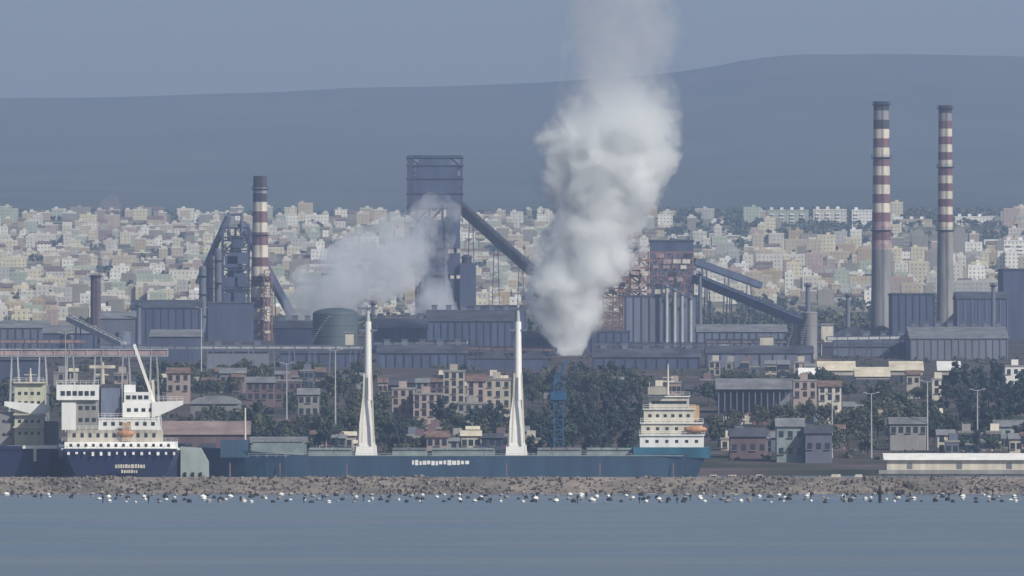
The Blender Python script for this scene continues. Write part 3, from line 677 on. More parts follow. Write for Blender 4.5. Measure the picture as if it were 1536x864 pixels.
# ---------------------------------------------------------------- houses and sheds by the shore
def villa(px0, px1, y0, y1, D, dp, label, wall, roof=None, floors=2, cols=3, name='house', cat='house', group=None):
    x0, x1 = X(px0,D), X(px1,D); zb = Z(y1,D); ze = Z(y0,D); zg = min(zb, zt((x0+x1)/2, D)-.5); t = thing(name, label, cat, ((x0+x1)/2, D, zg), 0, group)
    q = M(); q.box(x0,x1,D,D+dp,zg,ze); q.build('wall', wall, t)
    q = M()
    if roof: q.prismx([(D-.6,ze+.003),(D+dp+.6,ze+.003),(D+dp/2,ze+dp*.2)], x0-.4, x1+.4); q.build('roof', roof, t)
    else: q.box(x0-.25,x1+.25,D-.25,D+dp+.25,ze+.003,ze+.6); q.build('roof', CONC, t); q = M(); q.box(x0+(x1-x0)*.3, x0+(x1-x0)*.3+2.5, D+3, D+6, ze+.603, ze+2.6); q.build('stair_hut', wall, t)
    for f_ in range(floors):
        for c in range(cols):
            wx = x0+(c+.5)*(x1-x0)/cols; wz = zb+(ze-zb)*(f_+.55)/floors; fr = M(); fr.box(wx-.65, wx+.65, D-.09, D-.003, wz-.85, wz+.85); w_ = fr.build('window', GLASS, t)
            if (f_+c) % 2 == 0: s = M(); s.box(wx-.9, wx+.9, D-.5, D-.1, wz-1.05, wz-.9); s.build('sill', CONC, w_)
    return t
V_ = [
 (665,697,558,604,3050,12,'tallest of the beige houses, a flat-topped block behind the ship between masts',BEIGE,None,4,3),
 (588,622,584,622,2960,10,'peach house with flat roof nearest the bow-side mast',PEACH,None,3,3),
 (620,664,592,626,2950,11,'wide peach house left of the tallest beige block',PEACH,None,3,4),
 (700,728,572,606,3000,11,'peach house just right of the tallest beige block',PEACH,ROOFT,3,2),
 (728,766,570,612,3010,12,'pale beige block nearest the stern-side mast',BEIGE,None,3,3),
 (686,732,606,632,2900,10,'low grey-beige house in front of the peach houses',CONC,None,2,4),
 (692,721,654,676,2640,8,'small white-roofed house behind the ship rail between masts',WHITES,ROOFC,1,3),
 (640,672,656,690,2630,9,'brown-grey house behind the ship rail left of the small white one',PEACH,ROOFT,2,3),
 (370,412,574,602,3120,10,'dull red shed with grey roof left of its red neighbour',REDB,ROOFG,2,4),
 (414,452,572,604,3130,10,'dull red shed with dark windows right of its red neighbour',REDB,None,2,4),
 (447,478,592,626,2900,10,'grey house behind the ship right of the red sheds',CONC,ROOFG,2,3),
 (330,368,560,580,3300,10,'olive grey shed on the rise left of the red sheds',CONCD,ROOFG,1,4),
 (1190,1225,572,598,3020,10,'pinkish pale house right of the open warehouse',PEACH,None,2,3),
 (1228,1262,580,602,3000,10,'low pale house second to the right of the open warehouse',WHITES,ROOFT,2,3),
 (1335,1390,636,655,2700,10,'low grey house with pale roof on the brown slope',CONC,ROOFG,1,5),
 (1165,1206,640,690,2610,12,'teal-grey shed with pale eaves on the quay right of the blue ship',HATCH,ROOFG,2,3),
 (1208,1248,650,692,2605,12,'plain dark blue quay shed next to the teal-grey shed',STEEL2,ROOFD,1,3),
 (1095,1150,655,690,2640,12,'brown brick quay shed just right of the blue ship',REDB,ROOFD,1,4),
 (1492,1545,640,662,2720,10,'pale green-grey house at the right edge below the trees',DOLPH,ROOFG,1,4),
 (1360,1380,562,580,3200,8,'small beige house in front of the cream roofs',BEIGE,ROOFT,1,2),
 (1398,1412,570,592,3100,8,'narrow white house left of the right-hand dark trees',WHITES,None,2,1),
 (1508,1540,550,566,3350,10,'white house on the rise at the right edge',WHITEP,None,1,3),
 (250,284,560,590,3150,10,'brown house left of the grey arched hangar',PEACH,ROOFT,2,3),
 (20,70,590,640,2800,12,'blue-grey building behind the yellow-grey ship at left edge',STEEL2,ROOFG,3,4),
]
for v in V_: villa(*v, group='houses and sheds near the shore')
hall(286,358,606,2950,30,'grey arched hangar behind the gap between the ships', CONCD, ROOFG, ridge='arch', pitch=.35, doors=2, name='hangar', cat='hangar')
hall(212,372,652,2640,22,'long shed with dull pink roof right of the left ships', REDB, ROOFP, ridge='x', pitch=.35, doors=4, name='shed', cat='shed')
hall(376,458,664,2590,16,'low pale green-grey shed behind the ship bow', HATCH, ROOFG, ridge='x', pitch=.2, name='shed', cat='shed', doors=3)
for i, (a_, b_, y_, D, lab) in enumerate(((1228,1282,556,3420,'cream-roofed open shed, left one of the two bright roofs'),(1336,1384,556,3420,'cream-roofed open shed, right one of the two bright roofs'),(1284,1334,565,3380,'low pale roofed shed between the two bright cream roofs'),(1200,1232,566,3400,'low grey roofed shed left of the bright cream roofs'),(1408,1440,556,3400,'short white roofed shed left of the right-hand trees'))):
    hall(a_, b_, y_, D, 14, lab, BEIGE, ROOFC if i < 3 else WHITEP, pitch=.5, ridge='x', name='shed', cat='shed', doors=3, group='sheds along the rise')
# small sheds scattered between the trees
SM = [(595,790,2650,34,'behind the ship rail between the masts',14,640,676),(440,545,2640,30,'behind the ship rail left of the bow-side mast',6,640,676),(1075,1265,2680,30,'below the open warehouse',12,640,668),
      (1262,1400,2900,26,'on the brown slope under the cream roofs',9,590,630),(1400,1540,2640,30,'just above the long white shed',9,640,672),(560,760,3250,22,'on the rise above the peach houses',11,548,566),
      (880,1060,3200,22,'on the rise behind the bridge house',8,556,580),(70,300,3250,24,'under the pale pink gallery at left',10,545,575),(300,545,3300,24,'on the rise below the thin pipe bridge',12,545,570),(1060,1240,3500,24,'on the rise below the long sloping gallery',9,540,560)]
CN = [('grey',CONC,ROOFG),('dull red',REDB,ROOFT),('blue-grey',STEEL2,ROOFG),('peach',PEACH,ROOFT),('pale',WHITES,ROOFG),('dark',CLAD,ROOFD),('beige',BEIGE,ROOFC)]
for a_, b_, D, wpx, lab, n, y0, y1 in SM:
    for i in range(n):
        cn, wl, rf = R.choice(CN); px = a_+(b_-a_)*(i+R.uniform(.1,.7))/n; w_ = wpx*R.uniform(.4,.95); DD = D+R.uniform(-25,60); yb = R.uniform(y0+14, y1)
        zg = zt(X(px,DD), DD); yb = HY-(zg-CH)/DD*F; hh = R.uniform(2.6, 6.5)*PXM(DD)
        villa(px, px+w_, yb-hh, yb, DD, R.uniform(5,9), f"{cn} {'shed' if hh < 4.5*PXM(DD) else 'house'}, {ORD[i]} from left {lab}", wl, rf if R.random() < .7 else None, 1 if hh < 4.5*PXM(DD) else 2, R.randint(1,3), name='shed' if hh < 4.5*PXM(DD) else 'house', cat='shed' if hh < 4.5*PXM(DD) else 'house', group='small sheds '+lab)
# open warehouse
D = 3050; t = thing('open_warehouse', 'open-sided warehouse with long grey roof right of the ship bridge', 'warehouse', (X(1135,D), D, zt(X(1135,D),D)))
x0, x1 = X(1078,D), X(1188,D); ze = Z(584,D); zb = zt(X(1135,D),D)-1
q = M(); q.prismx([(D-1,ze),(D+25,ze),(D+12,ze+3.6)], x0-1, x1+1); q.build('roof', ROOFG, t)
for i in range(13): q = M(); xx = x0+(x1-x0)*i/12; q.box(xx-.2, xx+.2, D, D+.4, zb-8, ze-.003); q.build('column', STEEL2, t)
q = M(); q.box(x0, x1, D+20, D+21, zb-8, ze-.003); q.build('back_wall', CLAD2, t)
for i in range(22):
    a_ = 1082+7.3*i+R.uniform(0,4); yy = R.choice([598,606,614,622,630]); D = 2900+R.uniform(0,90); x, y, z = X(a_,D), D, zt(X(a_,D),D)
    cm = R.choice([('pale grey',CONC),('dark blue',HULLN),('teal',HATCH),('white',WHITES),('rusty',RUST)])
    q = M(); q.box(x, x+6.1, y, y+2.4, z-.1, z+2.5)
    for k in range(14): q.box(x+.2+k*.43, x+.35+k*.43, y-.06, y-.003, z+.15, z+2.35)
    tag(q.build('shipping_container', cm[1]), f"{cm[0]} shipping container lying {ORD[i]} from left in the yard below the open warehouse", 'container', 'containers in the yard')
# blue crane
D = 2595; x, y, z = on(838, D); t = thing('harbour_crane', 'slim blue harbour crane standing before the dark trees below the plume', 'crane', (x, y, z))
lattice(M(), x-1.3, x+1.3, y-1.3, y+1.3, z-1, Z(572,D), 9, .35).build('tower', BLUEP, t)
q = M(); q.box(x-2.2, x+2.2, y-2, y+2, Z(600,D), Z(588,D)); q.build('cab', BLUEP, t)
q = M(); q.bar((x-2,y,Z(590,D)), (x+2.2,y,Z(540,D)), .6); q.bar((x-2,y,Z(590,D)), (x-.6,y,Z(560,D)), .35); q.bar((x-.6,y,Z(560,D)), (x+2.2,y,Z(540,D)), .12); q.build('jib', BLUEP, t)
q = M(); q.box(x-4.2, x-2.3, y-1, y+1, Z(598,D), Z(589,D)); q.build('counterweight', CONCD, t)

# ---------------------------------------------------------------- mole, quay, dolphin
D = 2130
t = thing('stone_mole', 'low brown stone mole with rubble slope running across in front of the ships', 'breakwater', (0, D, 0))
q = M(); q.prismx([(D-21,-2),(D+6,-2),(D+5,3.7),(D+1,3.7),(D-17,-.1)], -420, 420); q.build('core_bank', mat('rubble_bank', (.26,.225,.195), .95, .3, .08, col2=(.1,.095,.085)), t)
rk = M(); rr = random.Random(11)
for i in range(5200):
    x = rr.uniform(-260, 260); f_ = rr.random(); y = D+3-f_*22; z = (3.6 if f_ < .15 else 3.6-(f_-.15)*4.5)+rr.uniform(-.25,.05)+.5*noise.noise(Vector((x/9,y/9,0))); s = rr.uniform(.25,.6)*rr.choice([1,1,.7])
    vs = []
    for c in ((-1,-1,-1),(1,-1,-1),(1,1,-1),(-1,1,-1),(-1,-1,1),(1,-1,1),(1,1,1),(-1,1,1)):
        vs.append(Vector(c)*s*.62+Vector((rr.uniform(-.3,.3),)*1+(rr.uniform(-.3,.3), rr.uniform(-.3,.3)))*s)
    rot = Matrix.Rotation(rr.uniform(0,3), 3, 'Z')@Matrix.Rotation(rr.uniform(0,3), 3, 'X'); vs = [rot@v+Vector((x,y,z)) for v in vs]
    rk.mi = rr.choice([0,0,0,1,2]); rk.add(vs, [(0,3,2,1),(4,5,6,7),(0,1,5,4),(1,2,6,5),(2,3,7,6),(3,0,4,7)])
o = rk.build('armour_rocks', [ROCK, mat('pale_rock', (.31,.28,.25), .95, .2, .6), mat('wet_rock', (.11,.1,.09), .7, .3, .6)], t); o['kind'] = 'stuff'

D = 2440; t = thing('jetty', 'low concrete jetty under the long white shed at the right', 'jetty', (X(1430,D), D, 0))
q = M(); q.box(X(1318,D), X(1318,D)+150, D, D+22, 1.6, 2.6); q.build('deck', CONC, t)
for i in range(24): q = M(); xx = X(1318,D)+1.5+i*6.3; q.tube((xx,D+.8,-4), (xx,D+.8,1.6), .45, .45, 10); q.build('pile', CONCD, t)
D = 2446; t = thing('quay_shed', 'long low white shed standing on the jetty at the right', 'shed', (X(1430,D), D, 2.6))
x0 = X(1330,D); x1 = x0+95; q = M(); q.box(x0,x1,D,D+11,2.6,Z(690,D)); q.build('wall', WHITES, t)
q = M(); q.prismx([(D-1,Z(690,D)+.003),(D+12,Z(690,D)+.003),(D+5.5,Z(680,D))], x0-.8, x1+.8); q.build('roof', WHITEP, t)
for i in range(7): q = M(); xx = x0+6+i*13; q.box(xx-.7,xx+.7,D-.1,D-.004,2.9,4.4); q.build('door', DECKM, t)
D = 2400; t = thing('mooring_dolphin', 'pale green-grey concrete mooring block between left ships and blue bow', 'dolphin', (X(291,D), D, 0))
q = M(); x0, x1 = X(271,D), X(311,D); q.prism([(x0,-3),(x1+.3,-3),(x1+.2,Z(693,D)),(x1-1.8,Z(672,D)),(x0,Z(670,D))], D, D+7); q.build('block', DOLPH, t)
for i in range(3): q = M(); xx = x0+1.2+i*2; q.tube((xx,D-.35,-1), (xx,D-.35,2.4), .35, .35, 10); q.build('fender', BLACK, t)
q = M(); q.lathe((x0+2.5,D+2,Z(670,D)), [(.3,0),(.3,.5),(.5,.6),(.5,.8),(.1,.85)], 12); q.build('bollard', STEEL, t)

# ---------------------------------------------------------------- ships
def hull(Lh, B, H, bow, stern_flare=.9, n=26, tum=.0, rake=4, sheer=1.6, keel=-4):
    """bow towards +x, origin amidships at the waterline; returns bottom / side builders and the sheer function"""
    side = M(); boot = M(); deck = M(); prev = None
    def st(t):
        x = -Lh/2 + Lh*t
        if t > .82: u = (t-.82)/.18; b = (1-u**2.1)
        elif t < .1: b = stern_flare+(1-stern_flare)*(t/.1)
        else: b = 1
        zd = H + (bow*max(0, (t-.8)/.2)**1.3 if t > .8 else 0) + sheer*max(0, (.12-t)/.12)*.3
        wl = b*(1-.25*max(0, (t-.8)/.2)) if t > .8 else (b*(.75+.25*t/.12) if t < .12 else b)
        return x, b*B/2, wl*B/2, zd
    rows = []
    for i in range(n+1):
        t = i/n; x, bd, bw, zd = st(t)
        xr = x + (rake*(t-.9)/.1 if t > .9 else 0)
        xk = x - (2.5*(.08-t)/.08*-1 if t < .08 else 0)
        rows.append([(xk, -s*bw*.8, keel) if z == 0 else ((xk if z == 1 else x), -s*bw, .9) if z == 1 else (xr, -s*bd, zd) for s in (1, -1) for z in (0, 1, 2)])
    for r0, r1 in zip(rows, rows[1:]):
        for o_ in (0, 3):
            boot.add([r0[o_], r1[o_], r1[o_+1], r0[o_+1]], [(0,1,2,3) if o_ == 0 else (3,2,1,0)], False)
            side.add([r0[o_+1], r1[o_+1], r1[o_+2], r0[o_+2]], [(0,1,2,3) if o_ == 0 else (3,2,1,0)], False)
        dz = -.9
        deck.add([(r0[2][0],r0[2][1]*.99,r0[2][2]+dz),(r1[2][0],r1[2][1]*.99,r1[2][2]+dz),(r1[5][0],r1[5][1]*.99,r1[5][2]+dz),(r0[5][0],r0[5][1]*.99,r0[5][2]+dz)], [(0,1,2,3)])
    r = rows[0]; side.add([r[1], r[2], r[5], r[4]], [(0,1,2,3)]); boot.add([r[0], r[1], r[4], r[3]], [(0,1,2,3)])
    return side, boot, deck
def rail(m, pts, h=1.05, n=1.6):
    for p, q in zip(pts, pts[1:]):
        p, q = Vector(p), Vector(q); k = max(1, int((q-p).length/n))
        for i in range(k+1): c = p+(q-p)*i/k; m.bar(c, c+Vector((0,0,h)), .07)
        for z in (h, h*.5): m.bar(p+Vector((0,0,z)), q+Vector((0,0,z)), .07)
    return m
def windows_row(parent, x0, x1, y, z, n, w_=.7, h_=.7, side=1):
    for i in range(n):
        q = M(); xx = x0+(i+.5)*(x1-x0)/n; q.box(xx-w_/2, xx+w_/2, y, y+.08*side, z-h_/2, z+h_/2); q.build('window', GLASS, parent, world=False)
def lifeboat(parent, x, y, z, L_=6.5, ax='x'):
    q = M(); prof = [(0,.0),(.1,.55),(.35,1),(.65,1),(.9,.55),(1,.0)]
    for (a_, r0), (b_, r1) in zip(prof, prof[1:]):
        p0 = (x-L_/2+L_*a_, y, z) if ax == 'x' else (x, y-L_/2+L_*a_, z); p1 = (x-L_/2+L_*b_, y, z) if ax == 'x' else (x, y-L_/2+L_*b_, z)
        q.tube(p0, p1, max(.05, r0*.95), max(.05, r1*.95), 10)
    return q.build('lifeboat', ORANGE, parent, world=False)

# blue cargo ship, bow to the left
D = 2420; PM = PXM(D); SX = X(686, D); Ls = 129.0
ship = thing('cargo_ship', 'long low blue cargo ship with two tall white masts and cream bridge at right', 'cargo ship', (SX, D+11, 0), PI)
lx = lambda px: -(X(px, D)-SX)        # photograph column to ship's own length axis
lz = lambda py: Z(py, D)
side, boot, deck = hull(Ls, 20, 6.6, 2.2, rake=3.0)
side.build('hull', HULLB, ship, world=False); boot.build('boot_topping', BOOT, ship, world=False); deck.build('deck', DECKM, ship, world=False)
YS = 10.0  # camera side in the ship's own axes
q = M(); q.add([(lx(1067),YS-1.0,1.2),(lx(958),YS+.04,1.2),(lx(958),YS+.04,lz(668)),(lx(1067),YS-1.0,lz(668))], [(0,1,2,3)])
q = M(); q.prismx([(-9.2,5.9),(9.2,5.9),(9.6,lz(671)),(-9.6,lz(671))], lx(1066), lx(950)); q.build('poop', HULLT, ship, world=False)
q = M()
for yy, tk in ((6.55,.18),):
    q.box(-Ls/2+6, Ls/2-26, YS+.003, YS+.12, yy-tk, yy+.05)
q.build('rubbing_strake', HATCH, ship, world=False)
hatches = [(378,455),(462,528),(588,640),(648,742),(806,872),(880,948)]
for i, (a_, b_) in enumerate(hatches):
    q = M(); x0, x1 = sorted((lx(a_), lx(b_))); top = lz(672 if i else 660); q.box(x0, x1, -6.5, 6.5, 5.7, top-.5); ho = q.build('hatch_coaming', HATCH, ship, world=False)
    q = M(); n = max(2, int((x1-x0)/3.2))
    for k in range(n): q.box(x0+(x1-x0)*k/n+.08, x0+(x1-x0)*(k+1)/n-.08, -6.8, 6.8, top-.497, top)
    q.build('hatch_cover', HATCH if i % 2 else ROOFG, ho, world=False)
q = M(); q.prismx([(-7,6),(7,6),(6.4,lz(660)),(-6.4,lz(660))], lx(372), lx(330)); q.build('forecastle', HULLB, ship, world=False)
q = M(); x = lx(366); q.tube((x,0,6), (x,0,lz(612)), .35, .2, 10); q.bar((x,-1.5,lz(622)), (x,1.5,lz(622)), .15); q.build('foremast', WHITES, ship, world=False)
def cargo_mast(px):
    x = lx(px); q = M()
    for z0, z1, a0, a1 in ((5.8,lz(688),3.4,3.4),(lz(688),lz(668),2.9,2.6),(lz(668),lz(640),2.3,1.95),(lz(640),lz(612),1.9,1.35),(lz(612),lz(596),1.3,1.0)):
        q.add([(x+s*(a0 if k == 0 else a1)+(.4 if k else .4), y*(a0 if k == 0 else a1)*.8, z0 if k == 0 else z1) for k in (0,1) for s, y in ((-1,-1),(1,-1),(1,1),(-1,1))],
              [(0,3,2,1),(4,5,6,7),(0,1,5,4),(1,2,6,5),(2,3,7,6),(3,0,4,7)])
    p = q.build('mast_house', WHITEP, ship, world=False)
    q = M(); q.tube((x,0,lz(600)), (x,0,lz(482)), 1.05, .85, 14); ms = q.build('mast', WHITEP, ship, world=False)
    q = M(); q.tube((x,0,lz(484)), (x,0,lz(457)), .62, .3, 10); q.build('topmast', PALEST, ms, world=False)
    for yy, w_ in ((495,2.4),(462,2.6)): q = M(); q.box(x-w_, x+w_, -.6, .6, lz(yy)-.25, lz(yy)+.25); q.bar((x-w_,0,lz(yy)+.2), (x-w_,0,lz(yy)+1.1), .15); q.bar((x+w_,0,lz(yy)+.2), (x+w_,0,lz(yy)+1.1), .15); q.build('crosstree', STEEL2, ms, world=False)
    for s in (-1, 1):
        q = M(); q.bar((x+s*1.6,3,lz(664)), (x+s*.9,2.2,lz(560)), .45); q.build('derrick_boom', WHITES, ms, world=False)
        q = M(); q.bar((x+s*.4,0,lz(486)), (x+s*9,YS-.6,6.6), .06); q.bar((x+s*.4,0,lz(486)), (x+s*9,-YS+.6,6.6), .06); q.build('stay', STEEL, ms, world=False)
for px in (551, 777): cargo_mast(px)
# bridge house
tiers = [(960,1056,672,652,8.6),(962,1054,652,634,8.2),(966,1042,634,613,7.8),(974,1034,613,594,7.4)]
for i, (a_, b_, y0_, y1_, hw) in enumerate(tiers):
    q = M(); x0, x1 = sorted((lx(a_), lx(b_))); q.box(x0, x1, -hw, hw, lz(y0_), lz(y1_)-.25); so_ = q.build('house_tier', WHITES if i else WHITEP, ship, world=False)
    q = M(); q.box(x0-.25, x1+.25, -hw-.5, hw+.5, lz(y1_)-.247, lz(y1_)); q.build('deck_slab', WHITEP, so_, world=False)
    rail(M(), [(x0-.2,hw+.4,lz(y1_)), (x1+.2,hw+.4,lz(y1_))]).build('rail', WHITEP, so_, world=False)
    windows_row(so_, x0+.6, x1-.6, hw, (lz(y0_)+lz(y1_))/2, 6 if i < 3 else 8, .8 if i < 3 else 1.1, .75, 1)
q = M(); q.box(lx(1000), lx(972), -8.2, 9.4, lz(592), lz(581)); q.build('wheelhouse', BEIGE, ship, world=False)
q = M(); x = lx(1003); q.tube((x,0,lz(592)), (x,0,lz(546)), .35, .15, 8); q.bar((x-1.4,0,lz(566)), (x+1.4,0,lz(566)), .15); q.box(x-1.6,x+1.6,-.2,.2,lz(572)-.15,lz(572)+.15); q.build('signal_mast', WHITES, ship, world=False)
q = M(); q.tube((lx(975),3,lz(592)), (lx(975),3,lz(573)), .12, .06, 6); q.build('aerial', WHITES, ship, world=False)
q = M(); q.box(lx(1050), lx(1030), -3, 3, lz(630), lz(608)); q.build('funnel', TANP, ship, world=False)
lifeboat(ship, lx(1044), 8.9, lz(644), 6); lifeboat(ship, lx(1044), -8.9, lz(644), 6)
rail(M(), [(lx(948), YS-.2, 6.0), (lx(372), YS-.2, 6.0)], 1.0, 2.4).build('rail', PALEST, ship, world=False)
q = M(); rr = random.Random(3); x = lx(618)
while x > lx(704):                      # white marks too blurred to read, kept as plain blocks
    w_ = rr.uniform(.35, 1.1); q.box(x-w_, x, YS+.004, YS+.05, lz(698)+rr.uniform(0,.3), lz(690)-rr.uniform(0,.3)); x -= w_+rr.uniform(.15,.35)
q.build('hull_lettering', WHITEP, ship, world=False)
for px in (345, 420, 520, 760, 900, 1010):
    q = M(); q.box(lx(px)-.14, lx(px)+.14, YS+.004, YS+.03, 1.2, 4.6); q.build('rust_streak', RUST, ship, world=False)

# left ship pair, sterns towards us: local +x is the bow, pointing away
def stern_ship(name, label, pxc, D, beam, Lh, H, hullm):
    t = thing(name, label, 'cargo ship', (X(pxc, D), D+Lh/2, 0), PI/2)
    side, boot, deck = hull(Lh, beam, H, 2.4, .96, rake=3, n=20)
    side.build('hull', hullm, t, world=False); boot.build('boot_topping', BOOT, t, world=False); deck.build('deck', DECKM, t, world=False); return t
D = 2390; PM = PXM(D)
sa = stern_ship('cargo_ship', 'navy-hulled ship at left showing stern, white house, orange boat and T mast', 180, D, 30.4, 125, Z(676,D), HULLN)
SA = M  # shorthand
def wpart(parent, name, m_, px0, px1, py0, py1, D, depth, dy=0):
    """box given in the picture's columns and rows at distance D, turned into the ship's own axes"""
    o = ORG[parent.name]; q = M()
    x0, x1 = X(px0,D)-o.x, X(px1,D)-o.x; y0, y1 = D+dy-o.y, D+dy+depth-o.y
    q.box(y0, y1, -x1, -x0, Z(py1,D), Z(py0,D)); return q.build(name, m_, parent, world=False)
def wwin(parent, host, px0, px1, py, n, D, dy, w_=.7, h_=.75):
    o = ORG[parent.name]
    for i in range(n):
        xx = X(px0+(px1-px0)*(i+.5)/n, D)-o.x; q = M(); y0 = D+dy-o.y
        q.box(y0-.08, y0-.003, -xx-w_/2, -xx+w_/2, Z(py,D)-h_/2, Z(py,D)+h_/2); q.build('window', GLASS, host, world=False)
def wrail(parent, host, px0, px1, py, D, dy):
    o = ORG[parent.name]; rail(M(), [(D+dy-o.y, -(X(px0,D)-o.x), Z(py,D)), (D+dy-o.y, -(X(px1,D)-o.x), Z(py,D))], 1.0, 1.5).build('rail', WHITEP, host, world=False)
a1 = wpart(sa,'house_tier',WHITEP,96,262,663,674,D,20,3); wwin(sa,a1,100,258,668,14,D,3); wrail(sa,a1,93,266,663,D,1)
a2 = wpart(sa,'house_tier',WHITES,100,240,645,663,D,17,5.003); wwin(sa,a2,104,236,653,11,D,5.003,.8,1.1); wrail(sa,a2,100,240,645,D,4)
wpart(sa,'deck_slab',WHITEP,92,268,672.6,675,D,24,0.5)
a3 = wpart(sa,'house_tier',WHITEP,146,238,626,645,D,14,7.006); wwin(sa,a3,150,234,636,7,D,7.006,.9,1.0); wrail(sa,a3,146,240,626,D,6)
a4 = wpart(sa,'house_tier',WHITEP,182,234,604,626,D,12,8.01); wwin(sa,a4,186,230,615,4,D,8.01,1.0,.9)
a5 = wpart(sa,'wheelhouse',WHITEP,184,224,588,604,D,10,8.6); wwin(sa,a5,186,222,596,4,D,8.6,1.1,1.0)
wpart(sa,'house_tier',WHITEP,184,200,577,588,D,6,9)
b1 = wpart(sa,'house_tier',CONC,90,146,600,645,D,14,7.2); wwin(sa,b1,114,144,612,3,D,7.2,1,1); wwin(sa,b1,114,144,630,3,D,7.2,1,1)
wpart(sa,'stair_trunk',WHITEP,91,112,604,645,D,4,5.4)
b2 = wpart(sa,'house_tier',WHITEP,83,146,577,600,D,16,6.2); wwin(sa,b2,88,142,590,6,D,6.2,1.1,1.2); wrail(sa,b2,83,146,577,D,6.3)
wpart(sa,'funnel',STEEL2,149,178,582,626,D,9,10); wpart(sa,'funnel_cap',SOOT,150,177,576,582,D,8,10.5)
q = M(); o_ = ORG[sa.name]   # tapering bridge wing
def wingp(pts, dy, dp, m_, nm, par):
    q = M(); o = ORG[par.name]; n = len(pts); P3 = [(-(X(a_,D)-o.x), Z(b_,D)) for a_, b_ in pts]; q.prismx(P3, D+dy-o.y, D+dy+dp-o.y); return q.build(nm, m_, par, world=False)
w1 = wingp([(226,603),(273,601),(273,607),(256,615),(240,622),(226,627)], 7.5, 3, WHITEP, 'bridge_wing', sa)
wrail(sa, w1, 234, 273, 601, D, 7.6)
q = M(); x = -(X(150,D)-o_.x); y = D+14-o_.y; q.tube((y,x,Z(600,D)), (y,x,Z(543,D)), .8, .45, 10); q.box(y-.5,y+.5,x-3.3,x+3.3,Z(550,D)-.4,Z(550,D)+.4); q.box(y-.3,y+.3,x-1.6,x+1.6,Z(562,D)-.2,Z(562,D)+.2); q.build('signal_mast', WHITES, sa, world=False)
q = M(); q.bar((y,-(X(229,D)-o_.x),Z(606,D)), (y,-(X(198,D)-o_.x),Z(516,D)), .75); q.build('derrick_boom', WHITEP, sa, world=False)
q = M(); q.bar((y,-(X(228,D)-o_.x),Z(610,D)), (y,-(X(226,D)-o_.x),Z(570,D)), .7); q.build('derrick_post', WHITES, sa, world=False)
lb = lifeboat(sa, D+4.5-o_.y, -(X(188,D)-o_.x), Z(650,D), 4.5, 'y')
wpart(sa,'stair_panel',TANP,182,195,634,662,D,1.6,4.2)
for i in range(14):
    px = 101+12.2*i; wpart(sa,'mooring_bitt' if i % 2 else 'fairlead',WHITEP,px,px+R.uniform(2,4),678,684-R.uniform(0,3),D,.5,-.3)
q = M(); rr = random.Random(9)
for (py, px, pe, h_) in ((699,173,216,1.05),(707,182,206,.85)):
    while px < pe:
        x = -(X(px,D)-o_.x); w_ = rr.uniform(.7,1.0); z = Z(py,D); y = D-.28-o_.y
        w_ *= rr.uniform(.4,1); q.box(y, y+.2, x-w_, x, z-h_*.5, z+h_*rr.uniform(.3,.5))
        px += (w_+.2)*PM
q.build('stern_lettering', WHITES, sa, world=False)

D = 2405
sb = stern_ship('cargo_ship', 'ship at the left edge with yellow-grey house and one pale bridge wing', 26, D, 19.5, 118, Z(672,D), HULLN)
c1 = wpart(sb,'house_tier',YELG,20,64,574,668,D,13,6)
for yy in (590,604,632,650): wwin(sb,c1,23,61,yy,4,D,6,.8,.8)
for yy in (574,622,641): s_ = wpart(sb,'deck_slab',WHITES,18,66,yy-1.5,yy+1,D,14.5,5)
wrail(sb,c1,20,64,572.5,D,5.2)
c2 = wpart(sb,'house_tier',CONCD,-24,20,618,668,D,12,7.01); wwin(sb,c2,-20,18,632,4,D,7.01); wwin(sb,c2,-20,18,652,4,D,7.01)
wpart(sb,'house_tier',CONCD,62.2,84,632,668,D,9,8.02)
w2 = wingp([(5,602),(72,607),(72,617),(58,624),(34,618),(5,609)], 5.3, 2.8, WHITEP, 'bridge_wing', sb)
wpart(sb,'deck_slab',WHITEP,34,86,668.5,673,D,10,-.2)
wpart(sb,'anchor_chain_pipe',WHITES,50.5,55,673,692,D,.5,-.5)
q = M(); o2 = ORG[sb.name]; y = D+12-o2.y; x = -(X(42,D)-o2.x); q.tube((y,x,Z(574,D)), (y,x,Z(552,D)), .4, .2, 8); q.bar((y,x-1.6,Z(562,D)), (y,x+1.6,Z(562,D)), .2); q.build('signal_mast', WHITES, sb, world=False)

# small boats
def boat(px, D, L_, label, cab=True):
    x = X(px, D); t = thing('motor_boat', label, 'boat', (x, D, 0), R.choice([0, PI]), 'small white boats')
    q = M(); n = 10; rows = []
    for i in range(n+1):
        f_ = i/n; b = L_*.16*(1-max(0, (f_-.55)/.45)**2.2); xx = -L_/2+L_*f_; zd = .75+.35*f_**2
        rows.append([(xx-.3*f_, -b*.6, -.3), (xx, -b, zd), (xx, b, zd), (xx-.3*f_, b*.6, -.3)])
    for a_, b_ in zip(rows, rows[1:]): q.add(a_+b_, [(0,4,5,1),(1,5,6,2),(2,6,7,3),(3,7,4,0)])
    q.add(rows[0], [(0,1,2,3)]); q.build('hull', WHITEP, t, world=False)
    q = M(); q.prism([(-L_*.25,.8),(L_*.12,.8),(L_*.05,1.9),(-L_*.22,1.9)], -L_*.11, L_*.11); c = q.build('cabin', WHITES, t, world=False)
    q = M(); q.box(-L_*.18, L_*.02, -L_*.11-.03, -L_*.11-.003, 1.25, 1.65); q.build('window', GLASS, c, world=False)
for px, D, L_, lab in ((1073,2385,6.5,'white motor boat touching the stern of the blue cargo ship'),(1102,2380,7.5,'white motor boat behind the mole second to the right of the ship'),(1142,2390,6,'white motor boat behind the mole third to the right of the ship'),
                   (1250,2400,8,'white motor boat moored left of the jetty'),(1285,2395,6,'smaller white motor boat moored nearest the jetty')): boat(px, D, L_, lab)

